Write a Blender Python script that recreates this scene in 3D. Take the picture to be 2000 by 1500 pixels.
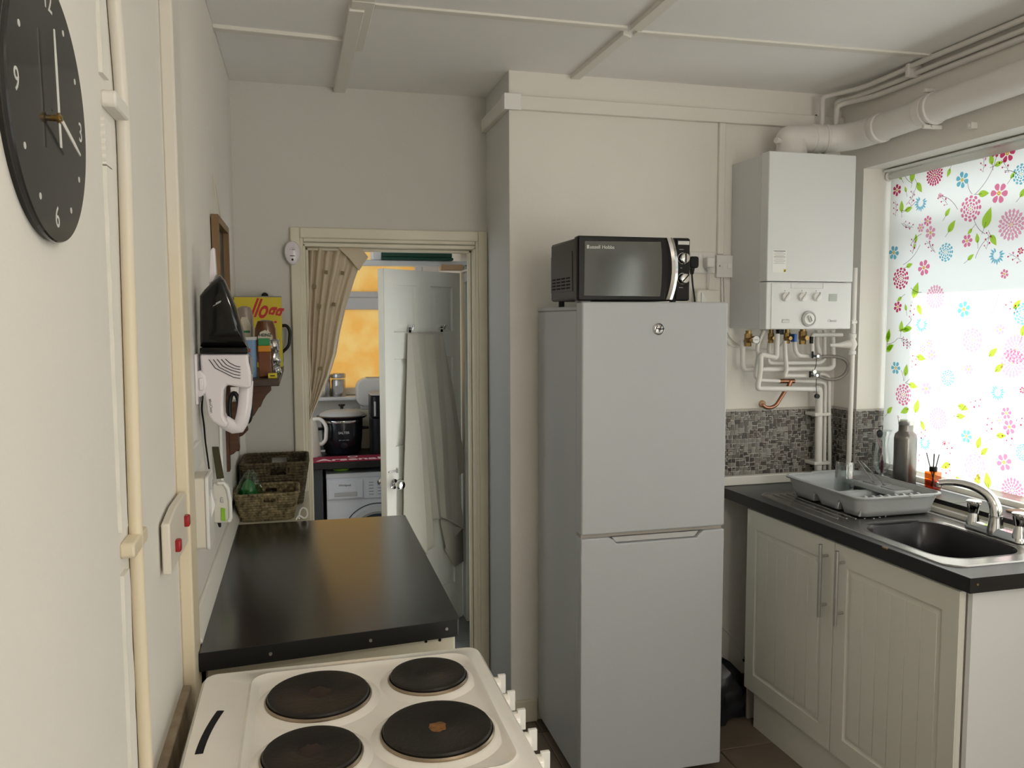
import bpy, bmesh, math, random
from math import sin, cos, pi, radians, sqrt, atan2
from mathutils import Vector, Matrix
random.seed(7)
for o in list(bpy.data.objects): bpy.data.objects.remove(o)
S = bpy.context.scene
COL = S.collection

# ---------------------------------------------------------------- camera, light, exposure
cd = bpy.data.cameras.new('camera'); cam = bpy.data.objects.new('camera', cd); COL.objects.link(cam)
cd.sensor_fit = 'HORIZONTAL'; cd.sensor_width = 36.0; cd.lens = 28.432; cd.clip_start = 0.05
cam.matrix_world = Matrix(((0.967581, 0.023187, -0.251493, 0), (-0.252541, 0.076563, -0.964552, 0), (-0.00311, 0.996795, 0.079936, 1.6), (0, 0, 0, 1)))
S.camera = cam
S.view_settings.view_transform = 'Standard'; S.view_settings.look = 'None'
S.view_settings.gamma = 1.0; S.view_settings.use_curve_mapping = False
S.view_settings.exposure = 0.06
S.cycles.use_denoising = True
S.cycles.max_bounces = 10; S.cycles.diffuse_bounces = 5; S.cycles.transparent_max_bounces = 12
S.cycles.sample_clamp_indirect = 6.0
W = bpy.data.worlds.new('daylight_sky'); S.world = W; W.use_nodes = True
bg = W.node_tree.nodes['Background']; bg.inputs[0].default_value = (0.80, 0.90, 1.0, 1); bg.inputs[1].default_value = 1.3

def lamp(name, kind, energy, color, loc, direction, **kw):
    l = bpy.data.lights.new(name, kind); l.energy = energy; l.color = color
    for k, v in kw.items(): setattr(l, k, v)
    o = bpy.data.objects.new(name, l); COL.objects.link(o); o.location = loc
    o.rotation_euler = Vector(direction).to_track_quat('-Z', 'Y').to_euler(); return o
lamp('sun', 'SUN', 23.0, (1.0, 0.96, 0.90), (6, 4, 8), (-1, -0.68, -1.64), angle=0.02)
# daylight entering by the big window and by the glazed opening behind the camera
lamp('window_daylight', 'AREA', 12, (0.93, 0.97, 1.0), (2.75, 2.1, 1.75), (-1, 0, -0.1), shape='RECTANGLE', size=1.9, size_y=1.5)
lamp('overhead_fill', 'POINT', 15, (1.0, 0.89, 0.76), (0.95, -0.10, 2.15), (0, 0, -1), shadow_soft_size=0.06)  # added overhead light with no known fitting, lifts the hob
lamp('near_side_fill', 'AREA', 5, (1.0, 0.94, 0.86), (2.75, -0.55, 1.15), (-1, 0.25, 0.05), shape='RECTANGLE', size=0.9, size_y=1.9)  # added fill through an invented side door, brightens the camera end
lamp('rear_daylight', 'AREA', 32, (1.0, 0.90, 0.78), (1.55, -1.85, 1.30), (-0.8, 1, 0.05), shape='RECTANGLE', size=1.0, size_y=1.7)
lamp('side_door_daylight', 'AREA', 4.0, (0.95, 0.97, 1.0), (1.22, 3.74, 1.0), (-1, 0.25, 0), shape='RECTANGLE', size=0.3, size_y=1.7)
lamp('utility_daylight', 'AREA', 2.5, (0.92, 0.96, 1.0), (-0.72, 4.35, 1.5), (1, 0.05, -0.1), shape='RECTANGLE', size=0.7, size_y=1.1)

# ---------------------------------------------------------------- materials
def mat(name, col, rough=0.5, metal=0.0, bump=0.0, bscale=40.0, var=0.0, vscale=3.0, trans=0.0, coat=0.0, spec=0.5, ior=1.45, alpha=1.0, stretch=None, col2=None):
    m = bpy.data.materials.new(name); m.use_nodes = True
    nt = m.node_tree; b = nt.nodes['Principled BSDF']; N = nt.nodes.new; L = nt.links.new
    c = (*col, 1) if len(col) == 3 else col
    b.inputs['Base Color'].default_value = c; b.inputs['Roughness'].default_value = rough
    b.inputs['Metallic'].default_value = metal; b.inputs['Transmission Weight'].default_value = trans
    b.inputs['Coat Weight'].default_value = coat; b.inputs['Specular IOR Level'].default_value = spec
    b.inputs['IOR'].default_value = ior; b.inputs['Alpha'].default_value = alpha
    if bump or var:
        tc = N('ShaderNodeTexCoord'); mp = N('ShaderNodeMapping'); L(tc.outputs['Object'], mp.inputs[0])
        if stretch: mp.inputs['Scale'].default_value = stretch
    if var:
        n = N('ShaderNodeTexNoise'); n.inputs['Scale'].default_value = vscale; n.inputs['Detail'].default_value = 5
        L(mp.outputs[0], n.inputs['Vector']); r = N('ShaderNodeValToRGB')
        r.color_ramp.elements[0].position = 0.3; r.color_ramp.elements[1].position = 0.7
        lo = col2 if col2 else tuple(x * (1 - var) for x in col[:3])
        r.color_ramp.elements[0].color = (*lo, 1); r.color_ramp.elements[1].color = c
        L(n.outputs['Fac'], r.inputs[0]); L(r.outputs[0], b.inputs['Base Color'])
    if bump:
        n = N('ShaderNodeTexNoise'); n.inputs['Scale'].default_value = bscale; n.inputs['Detail'].default_value = 4
        L(mp.outputs[0], n.inputs['Vector']); bp = N('ShaderNodeBump'); bp.inputs['Strength'].default_value = min(1, bump)
        bp.inputs['Distance'].default_value = 0.002; L(n.outputs['Fac'], bp.inputs['Height']); L(bp.outputs[0], b.inputs['Normal'])
    return m
M = {}
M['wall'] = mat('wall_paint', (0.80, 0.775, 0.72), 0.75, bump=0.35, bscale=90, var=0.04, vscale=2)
M['wall_shaded'] = mat('shaded_wall_paint', (0.64, 0.63, 0.59), 0.75, bump=0.35, bscale=90, var=0.04, vscale=2)  # wall paint darkened to hold the dimness around the doorway
M['wall_grey'] = mat('cool_wall_paint', (0.68, 0.67, 0.65), 0.7, bump=0.2, bscale=90)
M['ceil'] = mat('ceiling_paint', (0.90, 0.885, 0.87), 0.8, bump=0.3, bscale=70, var=0.03)
M['gloss'] = mat('cream_gloss_paint', (0.72, 0.68, 0.55), 0.35, bump=0.25, bscale=35, var=0.08, vscale=6)
M['yellowed'] = mat('yellowed_gloss_paint', (0.76, 0.67, 0.48), 0.38, bump=0.3, bscale=30, var=0.10, vscale=3, col2=(0.76, 0.70, 0.60))
M['caulk'] = mat('white_filler', (0.82, 0.80, 0.74), 0.7, bump=0.5, bscale=60)
M['trim'] = mat('white_trim_paint', (0.78, 0.76, 0.70), 0.4, bump=0.15, bscale=30)
M['pvc'] = mat('white_plastic', (0.78, 0.77, 0.74), 0.32)
M['pvc_cool'] = mat('cool_white_plastic', (0.76, 0.72, 0.76), 0.22, coat=0.2)
M['pvc_old'] = mat('aged_white_plastic', (0.74, 0.69, 0.60), 0.4)
M['pipe'] = mat('painted_pipe', (0.72, 0.70, 0.66), 0.42, bump=0.2, bscale=50)
M['enamel'] = mat('white_enamel', (0.90, 0.86, 0.79), 0.16, var=0.06, vscale=9, coat=0.3)
M['fridge'] = mat('fridge_steel_white', (0.47, 0.49, 0.51), 0.34, bump=0.12, bscale=260)
M['boiler'] = mat('boiler_white', (0.72, 0.73, 0.73), 0.3)
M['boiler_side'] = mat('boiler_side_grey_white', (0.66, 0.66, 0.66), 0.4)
M['black'] = mat('black_plastic', (0.010, 0.010, 0.011), 0.28, spec=0.28)
M['black_matt'] = mat('matt_black', (0.015, 0.015, 0.015), 0.65)
M['mw_side'] = mat('microwave_black_case', (0.035, 0.032, 0.030), 0.4)
M['mw_glass'] = mat('smoked_mirror_glass', (0.12, 0.125, 0.12), 0.10, metal=0.75)
M['chrome'] = mat('chrome', (0.75, 0.75, 0.75), 0.10, metal=1.0)
M['steel'] = mat('brushed_steel', (0.55, 0.55, 0.54), 0.28, metal=1.0, bump=0.15, bscale=120, stretch=(8, 1, 8))
M['sink'] = mat('stainless_sink', (0.40, 0.39, 0.38), 0.26, metal=1.0, bump=0.12, bscale=160)
M['bottle'] = mat('satin_steel_bottle', (0.24, 0.23, 0.22), 0.30, metal=1.0, bump=0.1, bscale=90)
M['brass'] = mat('old_brass', (0.30, 0.20, 0.08), 0.35, metal=1.0, bump=0.3, bscale=90)
M['copper'] = mat('bare_copper', (0.45, 0.22, 0.14), 0.32, metal=1.0, var=0.3, vscale=14)
M['top'] = mat('black_laminate', (0.022, 0.021, 0.020), 0.19, bump=0.04, bscale=300, var=0.25, vscale=60, ior=1.85)
M['top_blue'] = mat('slate_laminate', (0.040, 0.042, 0.046), 0.30, bump=0.25, bscale=500, var=0.25, vscale=80)
M['top_edge'] = mat('black_edge_trim', (0.008, 0.008, 0.008), 0.42)
M['unit'] = mat('white_unit_vinyl', (0.70, 0.69, 0.62), 0.42)
M['unit_end'] = mat('pale_end_panel', (0.72, 0.73, 0.74), 0.45)
M['unit_edge'] = mat('grey_unit_edge', (0.40, 0.37, 0.33), 0.5)
M['plate'] = mat('burnt_iron_hotplate', (0.008, 0.007, 0.006), 0.42, bump=0.3, bscale=120, var=0.45, vscale=14, col2=(0.018, 0.012, 0.009), spec=0.35)
M['rust'] = mat('scorched_centre', (0.032, 0.014, 0.008), 0.5, var=0.6, vscale=50)
M['rust2'] = mat('orange_burn_mark', (0.30, 0.13, 0.035), 0.5, var=0.7, vscale=80)
M['ring'] = mat('heat_tinted_ring', (0.42, 0.34, 0.25), 0.28, metal=1.0, var=0.5, vscale=12)
M['clock'] = mat('charcoal_clock_glass', (0.026, 0.025, 0.025), 0.10, spec=0.35)
M['clock_rim'] = mat('clock_rim_black', (0.012, 0.011, 0.010), 0.3)
M['ink'] = mat('pale_print', (0.62, 0.62, 0.60), 0.5)
M['hand'] = mat('white_clock_hand', (0.75, 0.75, 0.72), 0.4)
M['gold'] = mat('gold_spindle', (0.45, 0.30, 0.10), 0.3, metal=1.0)
M['wood'] = mat('reddish_stained_wood', (0.115, 0.045, 0.020), 0.38, bump=0.25, bscale=30, var=0.45, vscale=5, stretch=(1, 12, 12))
M['wood_dark'] = mat('dark_shelf_wood', (0.060, 0.036, 0.024), 0.4, bump=0.25, bscale=30, var=0.4, vscale=5, stretch=(12, 1, 12))
M['oak'] = mat('light_oak_frame', (0.26, 0.15, 0.065), 0.42, bump=0.2, bscale=30, var=0.3, vscale=5, stretch=(12, 12, 1))
M['board'] = mat('board_wood', (0.40, 0.27, 0.17), 0.5, var=0.2, vscale=8, stretch=(1, 10, 1))
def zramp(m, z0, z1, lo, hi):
    # base colour blended by height, from a lower tone to an upper one
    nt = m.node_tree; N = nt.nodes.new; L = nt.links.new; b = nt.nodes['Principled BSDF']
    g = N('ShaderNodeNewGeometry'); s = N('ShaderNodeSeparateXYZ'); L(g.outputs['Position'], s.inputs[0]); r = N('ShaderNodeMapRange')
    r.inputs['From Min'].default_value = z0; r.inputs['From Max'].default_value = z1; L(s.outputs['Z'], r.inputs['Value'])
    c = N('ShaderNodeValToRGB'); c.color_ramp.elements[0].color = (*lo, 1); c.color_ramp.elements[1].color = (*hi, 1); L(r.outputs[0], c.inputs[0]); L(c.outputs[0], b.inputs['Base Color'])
zramp(M['yellowed'], 1.62, 1.84, (0.76, 0.67, 0.50), (0.72, 0.68, 0.61))  # old gloss yellowed low down, nearer the wall tone higher up
M['return'] = mat('return_wall_paint', (0.6, 0.6, 0.6), 0.6); zramp(M['return'], 1.2, 2.2, (0.47, 0.49, 0.50), (0.68, 0.67, 0.64))  # cooler and darker towards the floor
M['grime'] = mat('grimy_bare_timber', (0.46, 0.38, 0.27), 0.7, bump=0.8, bscale=60, var=0.6, vscale=14, col2=(0.20, 0.15, 0.10))
M['smoke'] = mat('smoked_clear_plastic', (0.008, 0.008, 0.007), 0.08, spec=0.3)
M['wicker'] = mat('olive_seagrass', (0.34, 0.28, 0.15), 0.75, bump=1.0, bscale=150, var=0.6, vscale=60, col2=(0.065, 0.050, 0.022))
M['wicker_d'] = mat('dark_seagrass', (0.14, 0.11, 0.06), 0.8, bump=1.0, bscale=150, var=0.6, vscale=60, col2=(0.03, 0.022, 0.012))
M['curtain'] = mat('cream_curtain_cloth', (0.66, 0.57, 0.44), 0.85, bump=0.5, bscale=400)
M['curtain_sq'] = mat('tan_woven_square', (0.26, 0.20, 0.12), 0.8)
M['towel'] = mat('beige_cotton_towel', (0.57, 0.55, 0.47), 0.95, bump=0.9, bscale=600, var=0.06, vscale=200)
M['door'] = mat('white_door_paint', (0.76, 0.77, 0.71), 0.45, bump=0.2, bscale=60)
M['rack'] = mat('grey_rack_plastic', (0.40, 0.42, 0.43), 0.36)
M['floor'] = mat('brown_floor_tile', (0.17, 0.135, 0.10), 0.45, bump=0.3, bscale=30, var=0.3, vscale=6)
M['grout'] = mat('floor_grout', (0.34, 0.29, 0.22), 0.8)
M['utility_floor'] = mat('grey_utility_tile', (0.22, 0.23, 0.23), 0.5, var=0.25, vscale=6)
M['slate'] = mat('slate_sill_tile', (0.085, 0.080, 0.085), 0.4, bump=0.3, bscale=30, var=0.3, vscale=8)
M['red'] = mat('red_plastic', (0.35, 0.015, 0.02), 0.35)
M['green'] = mat('green_plastic', (0.02, 0.22, 0.07), 0.4)
M['lime'] = mat('lime_window', (0.28, 0.55, 0.04), 0.3)
M['box_green'] = mat('dark_green_crate', (0.004, 0.06, 0.035), 0.4)
M['yellow'] = mat('cereal_yellow', (0.62, 0.50, 0.02), 0.45)
M['cereal_red'] = mat('cereal_red', (0.50, 0.02, 0.02), 0.45)
M['sauce'] = mat('brown_sauce_bottle', (0.13, 0.050, 0.018), 0.18, coat=0.5)
M['clearsauce'] = mat('greyish_clear_bottle', (0.30, 0.24, 0.20), 0.15, coat=0.5)
M['label'] = mat('cream_label', (0.62, 0.58, 0.46), 0.5)
M['blue'] = mat('blue_salt_tub', (0.14, 0.25, 0.42), 0.4)
M['bluep'] = mat('blue_lever_plastic', (0.02, 0.12, 0.45), 0.4)
M['navy'] = mat('navy_ink', (0.02, 0.035, 0.10), 0.4)
M['spice'] = mat('brown_spice', (0.16, 0.050, 0.020), 0.3)
M['orange_cap'] = mat('orange_cap', (0.55, 0.22, 0.01), 0.4)
M['foil'] = mat('silver_foil', (0.65, 0.65, 0.65), 0.25, metal=0.9, bump=1.0, bscale=60)
M['white'] = mat('white', (0.82, 0.82, 0.80), 0.4)
M['grey'] = mat('mid_grey', (0.22, 0.22, 0.22), 0.45)
M['lgrey'] = mat('pale_grey', (0.50, 0.50, 0.50), 0.45)
M['dark'] = mat('dark_void', (0.006, 0.006, 0.006), 0.9)
M['lcd'] = mat('display_green_grey', (0.42, 0.46, 0.42), 0.25)
M['maroon'] = mat('crimson_bar_towel', (0.30, 0.02, 0.05), 0.9, bump=0.6, bscale=300)
M['pink'] = mat('pale_pink_ink', (0.80, 0.62, 0.64), 0.8)
M['washer'] = mat('washer_white', (0.74, 0.76, 0.82), 0.3)
M['anthracite'] = mat('anthracite_panel', (0.05, 0.055, 0.065), 0.5)
M['cooker_black'] = mat('glossy_black_crock', (0.010, 0.011, 0.016), 0.18)
M['kettle'] = mat('cream_white_kettle', (0.74, 0.72, 0.66), 0.25)
M['olive'] = mat('dark_olive_fabric', (0.06, 0.055, 0.025), 0.8)
M['upvc'] = mat('window_upvc', (0.80, 0.81, 0.83), 0.3)
M['skirt'] = mat('brown_skirting', (0.12, 0.05, 0.03), 0.4)
M['bag'] = mat('black_bin_bag', (0.012, 0.012, 0.015), 0.35, bump=1.0, bscale=12)
M['hose'] = mat('braided_hose', (0.34, 0.31, 0.29), 0.35, metal=0.8, bump=1.0, bscale=700)
M['peach'] = mat('raw_pine', (0.55, 0.36, 0.22), 0.5)
M['pinkstem'] = mat('pink_wire', (0.55, 0.22, 0.28), 0.4)
M['wine'] = mat('wine_red_plastic', (0.14, 0.01, 0.04), 0.35)
M['seal'] = mat('door_glass_dark', (0.02, 0.03, 0.05), 0.1)

def glassy(name, col, rough=0.02, ior=1.3, keep=0.75):
    # clear wall of a thin vessel: mostly see-through, with real reflection
    m = bpy.data.materials.new(name); m.use_nodes = True; nt = m.node_tree; nt.nodes.clear(); N = nt.nodes.new; L = nt.links.new
    out = N('ShaderNodeOutputMaterial'); t = N('ShaderNodeBsdfTransparent'); g = N('ShaderNodeBsdfGlossy'); mx = N('ShaderNodeMixShader')
    lw = N('ShaderNodeLayerWeight'); lw.inputs['Blend'].default_value = 0.35
    t.inputs[0].default_value = (*col, 1); g.inputs['Roughness'].default_value = rough; g.inputs[0].default_value = (0.95, 0.95, 0.95, 1)
    mm = N('ShaderNodeMath'); mm.operation = 'MULTIPLY_ADD'; mm.inputs[1].default_value = keep; mm.inputs[2].default_value = 0.05
    L(lw.outputs['Facing'], mm.inputs[0]); L(mm.outputs[0], mx.inputs[0]); L(t.outputs[0], mx.inputs[1]); L(g.outputs[0], mx.inputs[2]); L(mx.outputs[0], out.inputs[0])
    return m
M['glass'] = glassy('clear_glass', (0.84, 0.87, 0.86), keep=0.95)
M['bowl'] = mat('dark_bowl_steel', (0.035, 0.035, 0.038), 0.25, metal=0.3)
M['dchrome'] = mat('dark_chrome', (0.20, 0.20, 0.20), 0.12, metal=1.0)
M['pane'] = glassy('window_glass', (0.95, 0.97, 0.96), keep=0.3)
M['amber'] = glassy('amber_glass', (0.80, 0.34, 0.05), keep=0.3)
M['clearbag'] = glassy('clear_film', (0.62, 0.80, 0.62), 0.12, keep=0.6)

def sheer(name, col, tr, tint=0.5, bump=0.0, bscale=20, tr2=None):
    # cloth or obscured pane that lets light through it diffusely
    m = bpy.data.materials.new(name); m.use_nodes = True; nt = m.node_tree; nt.nodes.clear(); N = nt.nodes.new; L = nt.links.new
    out = N('ShaderNodeOutputMaterial'); d = N('ShaderNodeBsdfDiffuse'); t = N('ShaderNodeBsdfTranslucent'); mx = N('ShaderNodeMixShader')
    d.inputs[0].default_value = (*col, 1); t.inputs[0].default_value = (*tr, 1); mx.inputs[0].default_value = tint
    tc = N('ShaderNodeTexCoord'); n = N('ShaderNodeTexNoise'); n.inputs['Scale'].default_value = bscale; n.inputs['Detail'].default_value = 3
    L(tc.outputs['Object'], n.inputs['Vector'])
    if bump:
        b = N('ShaderNodeBump'); b.inputs['Strength'].default_value = bump; b.inputs['Distance'].default_value = 0.01
        L(n.outputs['Fac'], b.inputs['Height']); L(b.outputs[0], d.inputs['Normal']); L(b.outputs[0], t.inputs['Normal'])
    if tr2:
        r = N('ShaderNodeValToRGB'); r.color_ramp.elements[0].position = .38; r.color_ramp.elements[1].position = .62
        r.color_ramp.elements[0].color = (*tr2, 1); r.color_ramp.elements[1].color = (*tr, 1); L(n.outputs['Fac'], r.inputs[0]); L(r.outputs[0], t.inputs[0])
    L(d.outputs[0], mx.inputs[1]); L(t.outputs[0], mx.inputs[2]); L(mx.outputs[0], out.inputs[0])
    return m
M['blind'] = sheer('blind_cloth', (0.80, 0.79, 0.74), (0.79, 0.78, 0.75), 0.55)
M['orange_pane'] = sheer('obscured_orange_pane', (0.70, 0.50, 0.20), (0.97, 0.76, 0.42), 0.85, bump=1.0, bscale=7, tr2=(0.95, 0.66, 0.30))
def dye(name, col):
    m = bpy.data.materials.new(name); m.use_nodes = True; nt = m.node_tree; nt.nodes.clear(); N = nt.nodes.new; L = nt.links.new
    out = N('ShaderNodeOutputMaterial'); t = N('ShaderNodeBsdfTransparent'); t.inputs[0].default_value = (*col, 1); L(t.outputs[0], out.inputs[0]); return m
DY = {'magenta': dye('dye_magenta', (0.62, 0.07, 0.17)), 'rose': dye('dye_rose', (0.80, 0.24, 0.40)), 'pale': dye('dye_pale_pink', (0.84, 0.42, 0.56)),
      'blue': dye('dye_blue', (0.20, 0.52, 0.66)), 'green': dye('dye_green', (0.45, 0.66, 0.08)), 'yellow': dye('dye_yellow', (0.90, 0.80, 0.30)),
      'stem': dye('dye_stem', (0.34, 0.26, 0.30)), 'orange': dye('dye_orange', (0.78, 0.34, 0.06)), 'void': dye('dye_void', (1, 1, 1))}

# ---------------------------------------------------------------- mesh helpers
class MB:
    def __init__(s, Mx=None): s.v = []; s.f = []; s.Mx = Mx
    def add(s, vs, fs):
        k = len(s.v)
        s.v += [tuple(s.Mx @ Vector(p)) if s.Mx else tuple(p) for p in vs]; s.f += [tuple(k + i for i in f) for f in fs]; return s
    def box(s, x0, x1, y0, y1, z0, z1):
        x0, x1 = sorted((x0, x1)); y0, y1 = sorted((y0, y1)); z0, z1 = sorted((z0, z1))
        return s.add([(x0, y0, z0), (x1, y0, z0), (x1, y1, z0), (x0, y1, z0), (x0, y0, z1), (x1, y0, z1), (x1, y1, z1), (x0, y1, z1)],
                     [(0, 3, 2, 1), (4, 5, 6, 7), (0, 1, 5, 4), (1, 2, 6, 5), (2, 3, 7, 6), (3, 0, 4, 7)])
    def loft(s, rings, cap0=True, cap1=True, closed=True):
        n = len(rings[0]); vs = [p for r in rings for p in r]; fs = []
        for i in range(len(rings) - 1):
            for j in range(n if closed else n - 1):
                a = i * n + j; b = i * n + (j + 1) % n; fs.append((a, b, b + n, a + n))
        if cap0: fs.append(tuple(range(n - 1, -1, -1)))
        if cap1: k = (len(rings) - 1) * n; fs.append(tuple(range(k, k + n)))
        return s.add(vs, fs)
    def lathe(s, prof, c=(0, 0, 0), axis='Z', n=28, cap0=True, cap1=True, ang=0.0, sx=1, sy=1):
        rings = []
        for r, h in prof:
            ring = []
            for k in range(n):
                a = 2 * pi * k / n + ang; u, v = r * cos(a) * sx, r * sin(a) * sy
                ring.append((c[0] + u, c[1] + v, c[2] + h) if axis == 'Z' else (c[0] + h, c[1] + u, c[2] + v) if axis == 'X' else (c[0] + v, c[1] + h, c[2] + u))
            rings.append(ring)
        return s.loft(rings, cap0, cap1)
    def cyl(s, p0, p1, r, n=14, r1=None): return s.tube([p0, p1], r, n, r1=r1)
    def tube(s, path, r, n=10, closed=False, r1=None, radii=None, flat=1.0):
        P = [Vector(p) for p in path]; m = len(P); rings = []; up = None
        for i in range(m):
            if closed: t = (P[(i + 1) % m] - P[i - 1])
            else: t = P[min(i + 1, m - 1)] - P[max(i - 1, 0)]
            t.normalize()
            if up is None:
                up = Vector((0, 0, 1)) if abs(t.z) < 0.9 else Vector((1, 0, 0))
            side = t.cross(up)
            if side.length < 1e-5: side = t.cross(Vector((0, 1, 0)))
            side.normalize(); up = side.cross(t).normalized()
            rr = radii[i] if radii else (r + (r1 - r) * i / (m - 1) if r1 is not None else r)
            rings.append([tuple(P[i] + rr * (cos(2 * pi * k / n) * side + flat * sin(2 * pi * k / n) * up)) for k in range(n)])
        if closed: rings.append(rings[0]); return s.loft(rings, False, False)
        return s.loft(rings)
    def prism(s, poly, axis, a, b):
        def q(p, h): return (h, p[0], p[1]) if axis == 'X' else (p[0], h, p[1]) if axis == 'Y' else (p[0], p[1], h)
        return s.loft([[q(p, a) for p in poly], [q(p, b) for p in poly]])
    def ball(s, c, r, n=14, sz=1.0):
        k = n // 2
        return s.lathe([(max(1e-4, r * sin(pi * i / k)), -r * sz * cos(pi * i / k)) for i in range(k + 1)], c, 'Z', n)
    def grid(s, fn, nu, nv):
        vs = [fn(i / nu, j / nv) for j in range(nv + 1) for i in range(nu + 1)]
        fs = [(j * (nu + 1) + i, j * (nu + 1) + i + 1, (j + 1) * (nu + 1) + i + 1, (j + 1) * (nu + 1) + i) for j in range(nv) for i in range(nu)]
        return s.add(vs, fs)
def rrect(x0, x1, y0, y1, r, z=None, n=6, axis='Z', h=None):
    out = []
    for cx, cy, a0 in ((x1 - r, y1 - r, 0), (x0 + r, y1 - r, pi / 2), (x0 + r, y0 + r, pi), (x1 - r, y0 + r, 1.5 * pi)):
        for k in range(n + 1):
            a = a0 + pi / 2 * k / n; out.append((cx + r * cos(a), cy + r * sin(a)))
    if h is None and z is None: return out
    h = z if z is not None else h
    return [(h, p[0], p[1]) if axis == 'X' else (p[0], h, p[1]) if axis == 'Y' else (p[0], p[1], h) for p in out]
def smooth_path(pts, rad=0.03, n=5):
    P = [Vector(p) for p in pts]; out = [P[0]]
    for i in range(1, len(P) - 1):
        a, b, c = P[i - 1], P[i], P[i + 1]
        d = min(rad, (a - b).length * 0.48, (c - b).length * 0.48); p0 = b + (a - b).normalized() * d; p2 = b + (c - b).normalized() * d
        for k in range(n + 1):
            t = k / n; out.append((1 - t) ** 2 * p0 + 2 * t * (1 - t) * b + t * t * p2)
    out.append(P[-1]); return out

def obj(name, mb, m, parent=None, bevel=0.0, label=None, kind=None, smooth=True, seg=2, solid=0.0, sub=0):
    me = bpy.data.meshes.new(name); me.from_pydata(mb.v, [], mb.f); me.validate()
    bm = bmesh.new(); bm.from_mesh(me); bmesh.ops.recalc_face_normals(bm, faces=bm.faces); bm.to_mesh(me); bm.free()
    if smooth:
        me.polygons.foreach_set('use_smooth', [True] * len(me.polygons))
        me.set_sharp_from_angle(angle=radians(38))
    for x in (m if isinstance(m, (list, tuple)) else [m]): me.materials.append(M[x] if isinstance(x, str) else x)
    o = bpy.data.objects.new(name, me); COL.objects.link(o); par(o, parent)
    if solid: d = o.modifiers.new('thickness', 'SOLIDIFY'); d.thickness = solid; d.offset = 0
    if sub: d = o.modifiers.new('smooth', 'SUBSURF'); d.levels = sub; d.render_levels = sub
    if bevel:
        d = o.modifiers.new('edge', 'BEVEL'); d.width = bevel; d.segments = seg; d.limit_method = 'ANGLE'; d.angle_limit = radians(40); d.harden_normals = False
    if label: o['label'] = label
    if kind: o['kind'] = kind
    return o
def par(o, p):
    if p is None: return
    o.parent = p
    if p.type == 'EMPTY': o.matrix_parent_inverse = Matrix.Translation(-Vector(p.location))
def thing(name, label, cat, loc=(0, 0, 0), group=None):
    o = bpy.data.objects.new(name, None); COL.objects.link(o); o.location = loc; o.empty_display_size = 0.05
    o['label'] = label; o['category'] = cat
    if group: o['group'] = group
    return o
def tag(o, label, cat, group=None):
    o['label'] = label; o['category'] = cat
    if group: o['group'] = group
    return o
def struct(name, mb, m, parent=None, **k):
    o = obj(name, mb, m, parent, **k)
    if parent is None: o['kind'] = 'structure'
    return o
FACE = {'-Y': Matrix(((1, 0, 0), (0, 0, -1), (0, 1, 0))), '+X': Matrix(((0, 0, 1), (1, 0, 0), (0, 1, 0))), '+Z': Matrix.Identity(3)}
def text(name, s, size, loc, face, m, parent, ext=0.0004, shear=0.0, align='CENTER', bold=0.0, sx=1.0, rot=0.0):
    c = bpy.data.curves.new(name, 'FONT'); c.body = s; c.size = size; c.extrude = ext; c.shear = shear; c.align_x = align; c.align_y = 'CENTER'
    c.offset = bold; c.resolution_u = 3
    t = bpy.data.objects.new(name + '_tmp', c); COL.objects.link(t); bpy.context.view_layer.update()
    me = bpy.data.meshes.new_from_object(t); bpy.data.objects.remove(t)
    F = face if isinstance(face, Matrix) else FACE[face]
    X = Matrix.Translation(loc) @ F.to_4x4() @ Matrix.Rotation(rot, 4, 'Z') @ Matrix.Diagonal((sx, 1, 1, 1))
    me.transform(X); me.name = name; me.materials.clear(); me.materials.append(M[m] if isinstance(m, str) else m)
    o = bpy.data.objects.new(name, me); COL.objects.link(o); par(o, parent); return o

# ================================================================ THE SETTING
ZC = 2.525
# floors: the kitchen tiles are pieces
fl = struct('floor', MB().box(-0.6, 2.7, -1.75, 3.40, -0.16, -0.008), 'grout')
tl = None; ts = 0.30
for i in range(-2, 9):
    for j in range(-6, 12):
        x, y = i * ts + 0.27, j * ts - 0.10
        if x + ts < -0.25 or x > 2.2 or y > 3.36 or y + ts < -1.5: continue
        if tl is None:
            tl = obj('floor_tile', MB().box(0.0025, ts - 0.0025, 0.0025, ts - 0.0025, -0.008, 0), 'floor', fl, bevel=0.0015, seg=1); q = tl
        else:
            q = tl.copy(); COL.objects.link(q); q.parent = fl
        q.location = (x, y, random.uniform(-0.0004, 0.0004))
f2 = struct('floor_utility', MB().box(-0.62, 1.02, 3.40, 5.60, -0.16, -0.108), 'grout'); f2.name = 'floor'
tl2 = None
for i in range(-2, 4):
    for j in range(0, 7):
        x, y = i * 0.3, 3.505 + j * 0.3
        if y + 0.3 > 5.45 or x + 0.3 > 0.91 or x < -0.45: continue
        if tl2 is None: tl2 = obj('floor_tile', MB().box(0.002, 0.298, 0.002, 0.298, -0.008, 0), 'utility_floor', f2); q = tl2
        else: q = tl2.copy(); COL.objects.link(q); q.parent = f2
        q.location = (x, y, -0.10)
struct('trim_1', MB().box(0.024, 0.715, 3.385, 3.50, -0.11, 0.006), 'grime')

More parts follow.
